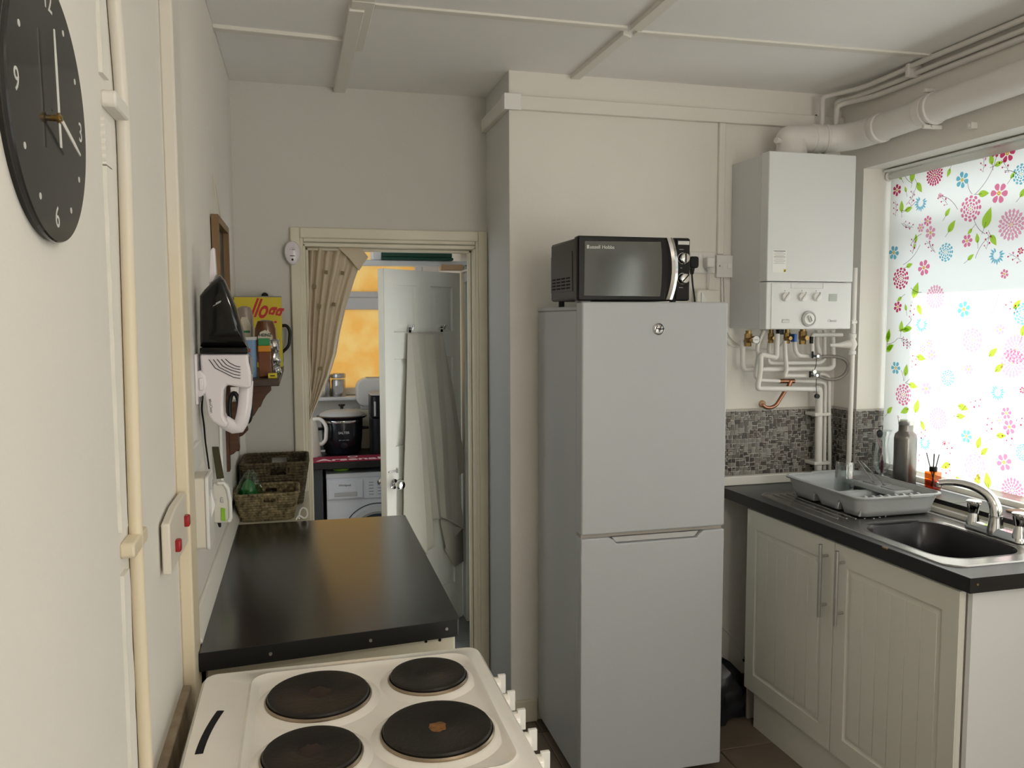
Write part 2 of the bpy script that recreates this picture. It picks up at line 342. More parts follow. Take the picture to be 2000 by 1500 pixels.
# ceiling: boards between battens, each its own piece
ce = struct('ceiling', MB().box(-0.6, 2.7, -1.75, 3.60, ZC + 0.01, ZC + 0.08), 'ceil')
xs = [-0.245, 0.192, 1.045, 2.21]; ys = [-1.6, -0.1, 1.15, 2.50, 3.385]
for i in range(3):
    for j in range(4):
        yy1 = ys[j + 1] if j < 3 else (3.385 if i < 2 else 3.0)
        yy0 = ys[j]
        if i == 0 and j == 3: yy0 = 2.79
        if i == 0 and j == 2: yy1 = 2.79
        obj('ceiling_panel', MB().box(xs[i] + 0.001, xs[i + 1] - 0.001, yy0 + 0.001, yy1 - 0.001, ZC, ZC + 0.01), 'ceil', ce)
def batten(poly, h=0.012): obj('batten', MB().prism(poly, 'Z', ZC - h, ZC + 0.001), 'trim', ce, bevel=0.002)
batten([(0.160, 2.50), (0.205, 2.50), (0.195, 3.385), (0.150, 3.385)], 0.020)
batten([(0.165, 2.44), (0.232, 2.44), (0.228, 2.88), (0.178, 2.88)], 0.014)
batten([(0.17, -1.6), (0.23, -1.6), (0.23, 2.44), (0.17, 2.44)])
batten([(1.025, 2.50), (1.062, 2.52), (1.052, 3.0), (1.015, 3.0)], 0.016)
batten([(1.025, -1.6), (1.07, -1.6), (1.07, 2.46), (1.03, 2.46)], 0.016)
batten([(-0.245, 2.765), (0.16, 2.79), (0.16, 2.825), (-0.245, 2.80)], 0.012)
batten([(0.232, 2.470), (1.027, 2.465), (1.027, 2.495), (0.232, 2.500)], 0.007)
batten([(1.068, 2.490), (2.21, 2.455), (2.21, 2.485), (1.068, 2.525)], 0.007)
batten([(-0.245, 1.13), (2.21, 1.13), (2.21, 1.17), (-0.245, 1.17)], 0.007)

# left wall and the batten, boxed panel and old pipe on it
wl = struct('wall_left', MB().box(-0.40, -0.245, -1.6, 3.60, -0.01, ZC + 0.02), 'wall')
obj('boxing_panel', MB().box(-0.246, -0.2405, -1.6, 1.156, 0.0, ZC), 'wall', wl, bevel=0.003)
obj('batten', MB().box(-0.246, -0.221, 1.692, 1.785, 0.0, ZC), 'yellowed', wl, bevel=0.004)
obj('batten', MB().box(-0.246, -0.236, 1.785, 1.815, 0.0, ZC), 'trim', wl, bevel=0.003)
rnd = random.Random(3)
cp = []; n = 60
for k in range(n + 1):                                  # ragged filler run beside the pipe
    z = 0.15 + (2.37) * k / n; cp.append((1.170 + 0.003 * sin(k * 0.7), z))
rag = [(1.198 + rnd.uniform(-0.004, 0.004), z) for _, z in reversed(cp)]
m = MB()
for (za, zb) in ((0.15, 1.255), (1.315, 1.80), (1.802, 1.862), (1.918, 2.52)):
    ks = [k for k in range(40)]
    a = [(1.166 + 0.002 * sin(k), za + (zb - za) * k / 39) for k in ks]; b = [(1.205 + rnd.uniform(-0.003, 0.003), za + (zb - za) * k / 39) for k in reversed(ks)]
    m.prism(a + b, 'X', -0.246, -0.2385)
obj('filler_strip', m, 'caulk', wl)
hp = tag(obj('old_pipe', MB().tube(smooth_path([(-0.236, 1.262, 0.10), (-0.235, 1.240, 1.0), (-0.235, 1.236, 1.3), (-0.235, 1.268, 1.85), (-0.235, 1.262, 1.93), (-0.235, 1.215, 2.15), (-0.235, 1.19, 2.52)], 0.1), 0.0095, 12), 'yellowed'),
         'old gloss-painted pipe running up the left wall right of the clock', 'pipe')
for z in (1.285, 1.89):
    obj('pipe_clip', MB().prism(rrect(1.180, 1.282, z - 0.011, z + 0.011, 0.006, n=2), 'X', -0.246, -0.2265), 'yellowed' if z < 1.5 else 'wall', hp, bevel=0.003)

# back walls
def slab(name, boxes, m, parent=None):
    b = MB()
    for q in boxes: b.box(*q)
    return struct(name, b, m, parent)
wb = slab('wall_back', [(0.775, 2.36, 3.0, 3.55, -0.01, ZC + 0.02)], 'wall')
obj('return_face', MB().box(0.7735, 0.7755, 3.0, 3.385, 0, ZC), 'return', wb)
wd = slab('wall_doorway', [(-0.62, 0.024, 3.385, 3.505, -0.11, ZC + 0.02), (0.715, 0.776, 3.385, 3.505, -0.11, ZC + 0.02), (0.024, 0.715, 3.385, 3.505, 1.905, ZC + 0.02)], 'wall_shaded')
# window wall with a real opening
WY0, WY1, WZ0, WZ1 = 1.30, 2.85, 0.94, 2.20
ww = slab('wall_right', [(2.21, 2.56, -1.6, -1.0, -0.01, ZC + 0.02), (2.21, 2.56, -0.1, WY0, -0.01, ZC + 0.02), (2.21, 2.56, -1.0, -0.1, 2.1, ZC + 0.02), (2.21, 2.56, WY1, 3.30, -0.01, ZC + 0.02), (2.21, 2.56, WY0, WY1, -0.01, WZ0), (2.21, 2.56, WY0, WY1, WZ1, ZC + 0.02)], 'wall')
wr = slab('wall_rear', [(-0.40, 1.0, -1.75, -1.6, -0.01, ZC + 0.02), (2.1, 2.36, -1.75, -1.6, -0.01, ZC + 0.02), (1.0, 2.1, -1.75, -1.6, -0.01, 0.45), (1.0, 2.1, -1.75, -1.6, 2.25, ZC + 0.02)], 'wall')
d3 = struct('added_fill_door', MB().box(2.34, 2.40, -1.0, -0.94, 0, 2.1).box(2.34, 2.40, -0.16, -0.1, 0, 2.1).box(2.34, 2.40, -0.94, -0.16, 2.04, 2.1).box(2.34, 2.40, -0.94, -0.16, 0, 0.12).box(2.34, 2.40, -0.94, -0.16, 0.95, 1.05), 'upvc')  # unseen glazed door, added to give the near fill an opening
obj('pane', MB().box(2.368, 2.372, -0.94, -0.16, 0.12, 2.04), 'pane', d3)
b = MB(); b.box(1.0, 2.1, -1.72, -1.66, 0.45, 0.5).box(1.0, 2.1, -1.72, -1.66, 2.2, 2.25).box(1.0, 1.05, -1.72, -1.66, 0.5, 2.2).box(2.05, 2.1, -1.72, -1.66, 0.5, 2.2)
w3 = struct('window_3', b, 'upvc')
obj('pane', MB().box(1.05, 2.05, -1.70, -1.695, 0.5, 2.2), 'pane', w3)

# utility room beyond the doorway
slab('wall_utility_left', [(-0.62, -0.45, 3.505, 3.95, -0.11, 2.3), (-0.62, -0.45, 4.75, 5.6, -0.11, 2.3), (-0.62, -0.45, 3.95, 4.75, -0.11, 0.9), (-0.62, -0.45, 3.95, 4.75, 2.1, 2.3)], 'wall').name = 'wall_far_left'
slab('wall_utility_right', [(0.905, 1.03, 3.505, 3.56, -0.11, 2.3), (0.905, 1.03, 3.92, 5.6, -0.11, 2.3), (0.905, 1.03, 3.56, 3.92, 1.80, 2.3)], 'wall').name = 'wall_far_right'
slab('ceiling_and_overhang', [(-0.70, 2.30, 3.56, 6.25, 2.25, 2.40), (-0.62, 1.03, 3.505, 3.56, 2.25, 2.40)], 'ceil').name = 'ceiling'  # ceiling, extended past the walls as an added overhang that blocks the sun
UX0, UX1, UZ0, UZ1 = -0.20, 0.80, 1.10, 2.15
slab('wall_far', [(-0.62, UX0, 5.43, 5.6, -0.11, 2.3), (UX1, 1.03, 5.43, 5.6, -0.11, 2.3), (UX0, UX1, 5.43, 5.6, -0.11, UZ0), (UX0, UX1, 5.43, 5.6, UZ1, 2.3)], 'wall')
b = MB(); b.box(UX0, UX1, 5.44, 5.50, UZ0, UZ0 + 0.05).box(UX0, UX1, 5.44, 5.50, 2.09, UZ1).box(UX0, UX0 + 0.05, 5.44, 5.50, UZ0, UZ1).box(UX1 - 0.05, UX1, 5.44, 5.50, UZ0, UZ1)
w2 = struct('window_2', b, 'upvc', bevel=0.006)
obj('transom', MB().box(UX0, UX1, 5.425, 5.50, 1.665, 1.745), 'upvc', w2, bevel=0.010, seg=3)
obj('transom', MB().box(UX0, UX1, 5.435, 5.50, 1.745, 1.785), 'upvc', w2, bevel=0.008, seg=3)
obj('pane', MB().box(UX0 + 0.04, UX1 - 0.04, 5.475, 5.480, UZ0 + 0.04, 1.67), 'orange_pane', w2)
obj('pane', MB().box(UX0 + 0.04, UX1 - 0.04, 5.475, 5.480, 1.78, 2.10), 'orange_pane', w2)
obj('window_sill', MB().box(UX0 - 0.1, UX1 + 0.1, 5.33, 5.45, 1.075, 1.10), 'upvc', w2, bevel=0.008)

# door frame round the near opening
b = MB()
XL, XR, ZT = -0.032, 0.772, 1.968
def arch(prof_out, prof_in, y0, y1):   # U-shaped moulding from outer edge to inner edge
    (xo0, xo1, zo), (xi0, xi1, zi) = prof_out, prof_in
    b.box(xo0, xi0, y0, y1, 0.0, zo); b.box(xi1, xo1, y0, y1, 0.0, zo); b.box(xi0, xi1, y0, y1, zi, zo)
arch((XL, XR, ZT), (0.006, 0.733, 1.925), 3.362, 3.386)
arch((0.002, 0.737, 1.930), (0.018, 0.721, 1.911), 3.370, 3.388)
d1 = struct('door_1', b, 'gloss', bevel=0.005, seg=3)
b = MB().box(0.012, 0.026, 3.375, 3.515, -0.10, 1.905).box(0.713, 0.727, 3.375, 3.515, -0.10, 1.905).box(0.012, 0.727, 3.375, 3.515, 1.893, 1.909)
obj('door_lining', b, 'gloss', d1, bevel=0.003)
b = MB().box(0.026, 0.038, 3.42, 3.455, -0.10, 1.893).box(0.701, 0.713, 3.42, 3.455, -0.10, 1.893).box(0.026, 0.713, 3.42, 3.455, 1.881, 1.893)
obj('door_stop', b, 'gloss', d1, bevel=0.003)

# frame of the far door and rails over it
HX, HY, FX, FY = 0.855, 4.42, 0.405, 4.08
struct('trim_2', MB().box(0.868, 0.906, 4.36, 4.50, -0.10, 1.90), 'door', bevel=0.006)
struct('trim_3', MB().box(0.880, 0.906, 3.93, 4.02, -0.10, 1.90), 'gloss', bevel=0.006)
struct('dark_gap', MB().box(0.885, 0.906, 4.02, 4.36, -0.10, 1.86), 'dark')  # near-black panel painted as the dark gap between the frame posts
struct('trim_5', MB().box(-0.45, 0.905, 4.36, 4.42, 1.885, 1.915), 'upvc', bevel=0.004)
struct('trim_6', MB().box(0.862, 0.906, 3.62, 4.36, 1.80, 1.85).box(0.85, 0.906, 3.62, 4.36, 1.85, 1.865), 'upvc', bevel=0.004)
struct('trim_7', MB().box(0.74, 0.86, 4.34, 4.40, 1.865, 1.895), 'peach')

# trunking on the chimney breast
tr = struct('trim_8', MB().box(0.765, 2.21, 2.978, 3.0, 2.380, 2.432), 'trim', bevel=0.003)
obj('trunking_side', MB().box(0.752, 0.775, 2.975, 3.385, 2.380, 2.432), 'trim', tr, bevel=0.003)
obj('corner_cap', MB().box(0.750, 0.815, 2.974, 2.981, 2.377, 2.436), 'white', tr, bevel=0.002)
obj('corner_cap', MB().box(0.749, 0.754, 2.974, 3.02, 2.377, 2.436), 'white', tr, bevel=0.002)
struct('trim_9', MB().box(1.640, 1.668, 2.984, 3.0, 1.86, 2.380), 'trim', bevel=0.003)       # conduit down to the switch
struct('baseboard_back', MB().box(1.40, 2.21, 2.988, 3.0, 0.0, 0.085), 'skirt', bevel=0.003)
struct('baseboard_return', MB().box(0.763, 0.88, 2.985, 3.0, 0.0, 0.09), 'gloss', bevel=0.003)

# window 1: frame, panes, sill
b = MB(); X0, X1 = 2.40, 2.46
b.box(X0, X1, WY0, WY1, WZ0, WZ0 + 0.06).box(X0, X1, WY0, WY1, WZ1 - 0.06, WZ1).box(X0, X1, WY0, WY0 + 0.06, WZ0, WZ1).box(X0, X1, WY1 - 0.06, WY1, WZ0, WZ1)
w1 = struct('window_1', b, 'upvc', bevel=0.006)
obj('mullion', MB().box(X0, X1, 1.78, 1.84, WZ0 + 0.06, WZ1 - 0.06), 'upvc', w1, bevel=0.006)
obj('transom', MB().box(X0, X1, 1.84, WY1 - 0.06, 1.90, 1.96), 'upvc', w1, bevel=0.006)
obj('pane', MB().box(2.428, 2.432, 1.36, 1.78, 1.0, 2.14), 'pane', w1)
obj('pane', MB().box(2.428, 2.432, 1.84, 2.79, 1.0, 1.90), 'pane', w1)
obj('pane', MB().box(2.428, 2.432, 1.84, 2.79, 1.96, 2.14), 'pane', w1)
sl = obj('window_sill', MB().box(2.192, 2.40, WY0, WY1, 0.925, 0.944), 'gloss', w1)
yy = WY0
while yy < WY1 - 0.02:
    y2 = min(yy + 0.20, WY1); s_ = obj('sill_tile', MB().box(2.190, 2.345, yy + 0.001, y2 - 0.001, 0.944, 0.955), 'slate', w1, bevel=0.0015); yy = y2
obj('sill_edge', MB().box(2.186, 2.1915, WY0, WY1, 0.940, 0.956), 'top_edge', w1)
obj('sill_board', MB().box(2.345, 2.40, WY0, WY1, 0.940, 0.975), 'trim', w1, bevel=0.003)

# stone mosaic: irregular pieces, laid by a random packing
def mosaic(parent, u0, u1, v0, v1, place, seed, mx):
    rr = random.Random(seed); c = 0.0090
    nu, nv = int((u1 - u0) / c), int((v1 - v0) / c); used = set(); st = []
    for j in range(nv):
        for i in range(nu):
            if (i, j) in used: continue
            opts = [(2, 2), (2, 1), (1, 2), (2, 2), (2, 2), (2, 3), (1, 1), (3, 2)]; rr.shuffle(opts)
            for w, h in opts + [(1, 1)]:
                if i + w <= nu and j + h <= nv and all((i + a, j + b_) not in used for a in range(w) for b_ in range(h)): break
            for a in range(w):
                for b_ in range(h): used.add((i + a, j + b_))
            st.append((w * h, i, j, w, h))
    st.sort(reverse=True); rest = [MB() for _ in mx]
    for k, (ar, i, j, w, h) in enumerate(st):
        g = 0.0012; x0, y0, x1, y1 = u0 + i * c + g, v0 + j * c + g, u0 + (i + w) * c - g, v0 + (j + h) * c - g
        jt = lambda: rr.uniform(-0.0018, 0.0018)
        p = [(x0 + jt(), y0 + jt()), (x1 + jt(), y0 + jt()), (x1 + jt(), y1 + jt()), (x0 + jt(), y1 + jt())]
        cx, cy = (x0 + x1) / 2, (y0 + y1) / 2; hh = rr.uniform(0.0015, 0.003)
        mb = MB() if k < mosaic.n else rest[rr.randrange(len(mx))]
        mb.loft([[place(a, b_, 0) for a, b_ in p], [place(a, b_, hh * 0.7) for a, b_ in p], [place(cx + (a - cx) * 0.88, cy + (b_ - cy) * 0.88, hh) for a, b_ in p]], cap0=False)
        if k < mosaic.n: obj('mosaic_stone', mb, rr.choice(mx), parent, smooth=False)
    for mb, m_ in zip(rest, mx):
        if mb.v: obj('mosaic_stones', mb, m_, parent, kind='stuff', smooth=False)
for k, c_ in enumerate([(0.065, 0.058, 0.054), (0.14, 0.127, 0.115), (0.23, 0.21, 0.19), (0.32, 0.30, 0.275), (0.095, 0.072, 0.062)]):
    M['stone%d' % k] = mat('mosaic_stone_%d' % k, c_, 0.35, bump=0.3, bscale=60, var=0.25, vscale=60)
M['mgrout'] = mat('mosaic_grout', (0.46, 0.44, 0.40), 0.8)
SM = ['stone0', 'stone1', 'stone2', 'stone3', 'stone4', 'stone2', 'stone1']
obj('mosaic_backing', MB().box(1.40, 2.208, 2.994, 3.0, 0.945, 1.225), 'mgrout', wb)
mosaic.n = 240; mosaic(wb, 1.42, 2.208, 0.946, 1.224, lambda u, v, h: (u, 2.994 - h, v), 5, SM)
obj('mosaic_backing', MB().box(2.204, 2.21, 2.85, 2.994, 0.945, 1.225), 'mgrout', ww)
mosaic.n = 0; mosaic(ww, 2.852, 2.992, 0.946, 1.224, lambda u, v, h: (2.204 - h, u, v), 6, SM)
obj('mosaic_backing', MB().box(2.204, 2.345, 2.844, 2.85, 0.957, 1.225), 'mgrout', ww)
mosaic.n = 60; mosaic(ww, 2.205, 2.343, 0.957, 1.224, lambda u, v, h: (u, 2.844 - h, v), 8, SM)
struct('trim_10', MB().box(1.66, 2.205, 2.962, 2.994, 0.91, 0.948), 'trim', bevel=0.004)      # upstand along the back of the worktop
struct('trim_11', MB().box(2.168, 2.206, 1.725, 2.962, 0.91, 0.930), 'trim', bevel=0.004)

# strip between left worktop and wall, sooty timber ledge beside the cooker
struct('trim_12', MB().prism([(-0.245, 0.945), (-0.238, 0.945), (-0.219, 0.915), (-0.219, 0.905), (-0.245, 0.905)], 'Y', 1.80, 3.0), 'trim', bevel=0.002)
lg = MB().prism([(-0.2485, 1.0), (-0.2285, 1.0), (-0.2290, 1.69), (-0.2475, 1.69)], 'Z', 0.80, 0.868)
struct('trim_13', lg, 'grime', bevel=0.003)

# ================================================================ ROLLER BLIND with its printed flowers
BX = 2.330
bl = thing('roller_blind', 'white roller blind printed with pink, blue and green flowers over the window', 'blind', (BX, 2.1, 2.15))
BY0, BY1 = 1.34, 2.835
b = MB().grid(lambda u, v: (BX + 0.0015 * sin(7 * u) * sin(5 * v), BY0 + (BY1 - BY0) * u, 0.995 + (2.168 - 0.995) * v), 12, 12)
obj('blind_fabric', b, 'blind', bl)
obj('roller_tube', MB().cyl((BX - 0.004, BY0, 2.171), (BX - 0.004, BY1, 2.171), 0.0135, 18), 'blind', bl)
obj('headrail', MB().box(2.295, 2.345, BY0 - 0.01, BY1 + 0.005, 2.186, 2.195), 'white', bl, bevel=0.003)
obj('bottom_bar', MB().box(BX - 0.006, BX + 0.004, BY0, BY1, 0.982, 1.002), 'blind', bl, bevel=0.003)
m = MB(); m.lathe([(0.020, 0), (0.020, 0.007), (0.012, 0.010)], (BX - 0.004, 2.836, 2.171), 'Y', 20)
obj('end_bracket', m, 'pvc', bl, bevel=0.001)
PB = {k: MB() for k in DY if k != 'void'}
PX = BX - 0.0022; cnt = [0]
def leafshape(col, y, z, L, w, a, gap=0.0, n=7):
    # pointed petal or leaf starting at (y, z), growing in direction a
    cnt[0] += 1; x = PX - 0.00002 * (cnt[0] % 40)
    ca, sa = cos(a), sin(a); up, dn = [], []
    for k in range(n + 1):
        t = k / n; h = w * (sin(pi * t ** 0.75)) * 0.5
        up.append((gap + t * (L - gap), h)); dn.append((gap + t * (L - gap), -h))
    poly = up + dn[-2:0:-1]
    if y < BY0 + 0.01 or y > BY1 - 0.005: return
    pts = []
    for p, q in poly:
        yy, zz = y + p * ca - q * sa, z + p * sa + q * ca
        pts.append((x, min(max(yy, BY0), BY1), min(max(zz, 0.985), 2.162)))
    PB[col].add(pts, [tuple(range(len(pts)))])
def disc(col, y, z, r, n=12, r0=0.0):
    cnt[0] += 1; x = PX - 0.00002 * (cnt[0] % 40)
    if y < BY0 + r or y > BY1 - r: return
    if r0 == 0: PB[col].add([(x, y + r * cos(2 * pi * k / n), z + r * sin(2 * pi * k / n)) for k in range(n)], [tuple(range(n))])
    else:
        o = [(x, y + r * cos(2 * pi * k / n), z + r * sin(2 * pi * k / n)) for k in range(n)]; i = [(x, y + r0 * cos(2 * pi * k / n), z + r0 * sin(2 * pi * k / n)) for k in range(n)]
        PB[col].add(o + i, [(k, (k + 1) % n, n + (k + 1) % n, n + k) for k in range(n)])
def line(y0, z0, y1, z1, bend=0.2, w=0.0011, col='stem'):
    n = 8; x = PX; my, mz = (y0 + y1) / 2 - (z1 - z0) * bend, (z0 + z1) / 2 + (y1 - y0) * bend; P = []
    for k in range(n + 1):
        t = k / n; P.append(((1 - t) ** 2 * y0 + 2 * t * (1 - t) * my + t * t * y1, (1 - t) ** 2 * z0 + 2 * t * (1 - t) * mz + t * t * z1))
    if min(p[0] for p in P) < BY0 + .005 or max(p[0] for p in P) > BY1 - .005: return
    for k in range(n):
        dy, dz = P[k + 1][0] - P[k][0], P[k + 1][1] - P[k][1]; l = sqrt(dy * dy + dz * dz) or 1; oy, oz = -dz / l * w, dy / l * w
        PB[col].add([(x, P[k][0] + oy, P[k][1] + oz), (x, P[k][0] - oy, P[k][1] - oz), (x, P[k + 1][0] - oy, P[k + 1][1] - oz), (x, P[k + 1][0] + oy, P[k + 1][1] + oz)], [(0, 1, 2, 3)])
def dahlia(y, z, r, col):
    for ring, (n, a, b_) in enumerate(((18, 0.72, 1.02), (16, 0.48, 0.78), (12, 0.26, 0.54), (7, 0.08, 0.30))):
        for k in range(n):
            an = 2 * pi * (k + 0.5 * (ring % 2)) / n; s_ = a * r
            leafshape(col, y + s_ * cos(an), z + s_ * sin(an), (b_ - a) * r, 2 * pi * (a + b_) / 2 * r / n * 0.78, an)
    disc('yellow', y, z, r * 0.08)
def rosette(y, z, r, col):
    r *= 1.12
    for ring, (n, rr_, sz) in enumerate(((12, 0.86, 0.30), (11, 0.62, 0.26), (8, 0.38, 0.22), (6, 0.20, 0.13))):
        for k in range(n):
            an = 2 * pi * (k + 0.5 * (ring % 2)) / n
            s_ = rr_ * r; cy, cz = y + s_ * cos(an), z + s_ * sin(an); w = sz * r * 0.52
            if BY0 + r < y < BY1 - 0.01:
                x = PX - 0.00002 * ring
                pts = [(x, min(cy + w * (cos(t) * cos(an) * 0.75 - sin(t) * sin(an) * 1.05), BY1), cz + w * (cos(t) * sin(an) * 0.75 + sin(t) * cos(an) * 1.05)) for t in [2 * pi * q / 9 for q in range(9)]]
                PB[col].add(pts, [tuple(range(9))])
    disc('yellow', y, z, r * 0.08)
def simple(y, z, r, col, cen='yellow', n=6, core='orange'):
    a0 = random.random(); r *= 1.22
    for k in range(n):
        an = a0 + 2 * pi * k / n; s_ = 0.62 * r; cy, cz = y + s_ * cos(an), z + s_ * sin(an); w = r * 0.36
        pts = [(PX, min(cy + w * (cos(t) * cos(an) - sin(t) * sin(an) * (0.75 + 0.3 * cos(t))), BY1), cz + w * (cos(t) * sin(an) + sin(t) * cos(an) * (0.75 + 0.3 * cos(t)))) for t in [2 * pi * q / 10 for q in range(10)]]
        if BY0 + r < y < BY1 - 0.005: PB[col].add(pts, [tuple(range(10))])
    disc(cen, y, z, r * 0.24); disc(core, y, z, r * 0.17, r0=r * 0.10)
def thistle(y, z, r, col='blue'):
    for k in range(13): leafshape(col, y, z, r * (1.0 + 0.15 * (k % 2)), r * 0.24, 2.6 + k * (2 * pi * 0.83) / 13, gap=r * 0.40)
def leaf(y, z, L, a): L *= 1.4; leafshape('green', y, z, L, L * 0.50, a); line(y - 0.02 * cos(a), z - 0.02 * sin(a), y + L * 0.3 * cos(a), z + L * 0.3 * sin(a), 0.05, 0.0009)
def berries(y, z, a):
    for k in range(5):
        d = 0.012 + 0.011 * k; oy = 0.010 * (1 if k % 2 else -1)
        by, bz = y + d * cos(a) - oy * sin(a), z + d * sin(a) + oy * cos(a); disc('magenta' if k % 3 else 'rose', by, bz, 0.0032 + 0.0008 * (k % 2), 8); line(y + (d - 0.01) * cos(a), z + (d - 0.01) * sin(a), by, bz, 0.1, 0.0006)
    line(y, z, y + 0.06 * cos(a), z + 0.06 * sin(a), 0.1, 0.0007)
T1 = [(2.6002, 2.1376), (2.2465, 1.9121), (2.573, 1.6788), (2.8113, 2.1996), (2.2054, 1.4941), (3.2011, 2.4851)]
for (y, z), r, c in zip(T1, (.042, .054, .046, .034, .05, .04), ('magenta', 'pale', 'pale', 'magenta', 'pale', 'rose')):
    if y < BY1 - .03: dahlia(y, z, r, c)
for (y, z), r in zip([(2.2168, 1.4459), (2.5365, 1.2197), (2.1932, 1.0135)], (.050, .044, .046)): dahlia(y, z, r, 'pale' if z > 1.1 else 'rose')
for (y, z), r, c in zip([(2.4221, 1.9887), (2.7594, 1.7572), (2.3905, 1.5207), (2.5301, 1.8423), (2.2163, 2.0749), (2.1849, 1.6124), (2.8655, 2.0745)], (.043, .040, .040, .032, .032, .034, .022), ('rose', 'magenta', 'pale', 'blue', 'blue', 'blue', 'blue')): rosette(y, z, r, c)
for (y, z), r, c in zip([(2.7221, 1.2936), (2.3549, 1.0666), (2.4957, 1.3771), (2.1584, 1.1508), (2.8433, 1.6127)], (.040, .044, .028, .026, .02), ('rose', 'pale', 'blue', 'blue', 'blue')): rosette(y, z, r, c)
for (y, z), r, c in zip([(2.275, 2.1538), (2.7983, 2.1107), (2.3023, 2.0249), (2.6265, 1.9691), (2.6611, 1.9468), (2.6101, 1.9228), (2.4321, 1.8756), (2.6373, 1.7923), (2.7711, 1.6443), (2.3228, 2.1709), (2.466, 2.0968), (2.8036, 1.8629), (2.4346, 1.6308), (2.5695, 2.0561), (2.2053, 1.8216), (2.2653, 1.7486), (2.6854, 2.19)], (.026, .020, .030, .017, .015, .022, .020, .026, .019, .018, .025, .024, .025, .008, .01, .014, .014), ('magenta', 'magenta', 'rose', 'rose', 'pale', 'pale', 'rose', 'rose', 'magenta', 'magenta', 'blue', 'blue', 'blue', 'rose', 'magenta', 'rose', 'magenta')): simple(y, z, r, c)
for (y, z), r, c in zip([(2.6005, 1.3283), (2.4009, 1.4142), (2.2321, 1.2743), (2.2172, 1.2286), (2.2558, 1.2476), (2.2323, 1.1044), (2.5936, 1.5029), (2.6281, 1.4811), (2.5797, 1.4594), (2.7706, 1.3985), (2.3986, 1.1715), (2.5017, 1.1309), (2.1727, 1.3584), (2.2727, 1.5594), (2.8732, 1.5684)], (.021, .016, .018, .022, .013, .026, .014, .013, .018, .022, .021, .008, .010, .016, .01), ('pale', 'pale', 'rose', 'rose', 'pale', 'rose', 'pale', 'pale', 'pale', 'blue', 'blue', 'magenta', 'magenta', 'pale', 'blue')): simple(y, z, r, c)
for y, z in [(2.6658, 2.041), (2.3004, 1.8136), (2.6383, 1.5741)]: thistle(y, z, 0.030)
for y, z in [(2.5977, 1.1167), (2.2705, 1.3421)]: thistle(y, z, 0.028)
LV = [(2.7181, 2.1281), (2.8575, 2.1506), (2.7745, 2.1492), (2.5235, 1.915), (2.6901, 2.1236), (2.516, 2.1648), (2.7464, 2.0951), (2.8444, 1.9728), (2.8493, 1.9268), (2.3364, 2.1267), (2.3266, 2.1223), (2.3608, 1.9116), (2.3907, 2.0354), (2.4115, 1.917), (2.33, 1.8872), (2.3849, 1.8631), (2.6842, 1.8931), (2.6938, 1.872), (2.7318, 1.8012), (2.6881, 1.676), (2.7498, 1.6836), (2.8391, 1.6798), (2.7232, 1.6284), (2.6623, 1.6515), (2.7488, 1.5428), (2.7323, 1.5553), (2.8219, 1.5103), (2.8273, 1.4724), (2.5392, 1.9758), (2.5239, 2.1485), (2.768, 2.0188), (2.7495, 2.0225), (2.4263, 1.8067), (2.258, 2.0667), (2.2181, 1.9998)]
LA = (1.5, .9, 2.2, .9, 5.3, .4, 1.9, 1.5, .5, 1.8, .2, 1.2, 6.2, 3.9, 5.3, 1.7, 1.6, 1.2, .3, 1.2, 3.7, .8, 1.8, 5.2, 1.5, .1, 1.4, .4, .9, 4.3, 1.6, .2, .6, .9, .8)
LL = (.040, .03, .02, .038, .036, .045, .018, .036, .032, .030, .026, .055, .034, .020, .034, .026, .024, .014, .026, .048, .022, .034, .020, .034, .034, .034, .034, .034, .026, .024, .034, .030, .024, .02, .03)
for (y, z), a, L in zip(LV, LA, LL): leaf(y, z, L, pi - a)
LV = [(2.8243, 1.4996), (2.7434, 1.5509), (2.827, 1.4617), (2.6948, 1.3388), (2.8102, 1.2095), (2.6559, 1.2268), (2.6899, 1.2414), (2.622, 1.2005), (2.6701, 1.0967), (2.7173, 1.3678), (2.4483, 1.2387), (2.3159, 1.465), (2.4432, 1.279), (2.3304, 1.1151), (2.3483, 1.1343), (2.4681, 1.058), (2.4368, 1.0177), (2.2911, 1.0014), (2.3445, 0.9989), (2.2688, 1.1924), (2.2871, 1.4129), (2.6589, 1.45), (2.2238, 1.6297), (2.1856, 1.5374)]
for k, (y, z) in enumerate(LV): leaf(y, z, (.036, .030, .034)[k % 3] * (1.25 if k in (5, 16, 17) else 1), pi - (1.4, .1, .7, 6.1, .8, 1.3, 3.6, 5.2, 1.8)[k % 9])
SG = [[(2.763, 2.1742), (2.7146, 2.1246), (2.8615, 1.9561), (2.744, 2.0457), (2.744, 2.0457), (2.69, 2.1206), (2.8525, 1.9551), (2.8024, 2.0171), (2.7683, 2.0249), (2.6946, 2.0508), (2.5695, 2.0561), (2.4819, 1.9937), (2.4411, 2.0862), (2.418, 2.0394), (2.3188, 2.1546), (2.4043, 2.0374), (2.4065, 1.9516), (2.3532, 1.8922), (2.2869, 1.6816), (2.3216, 1.608), (2.7493, 1.8113), (2.6618, 1.8823), (2.711, 1.8866), (2.6558, 1.9228), (2.7026, 1.7184), (2.6445, 1.6985), (2.833, 1.4595), (2.7202, 1.5676), (2.7202, 1.5676), (2.6661, 1.6456), (2.3922, 1.8097), (2.3299, 1.8845), (2.6147, 1.8897), (2.5815, 1.8464), (2.2842, 2.0967), (2.2343, 2.078), (2.7659, 1.9763), (2.7143, 1.9526), (2.7605, 1.518), (2.6915, 1.4953)]]
for t in SG:
    for k in range(0, len(t) - 1, 2): line(*t[k], *t[k + 1], (0.2, -0.2)[k // 2 % 2])
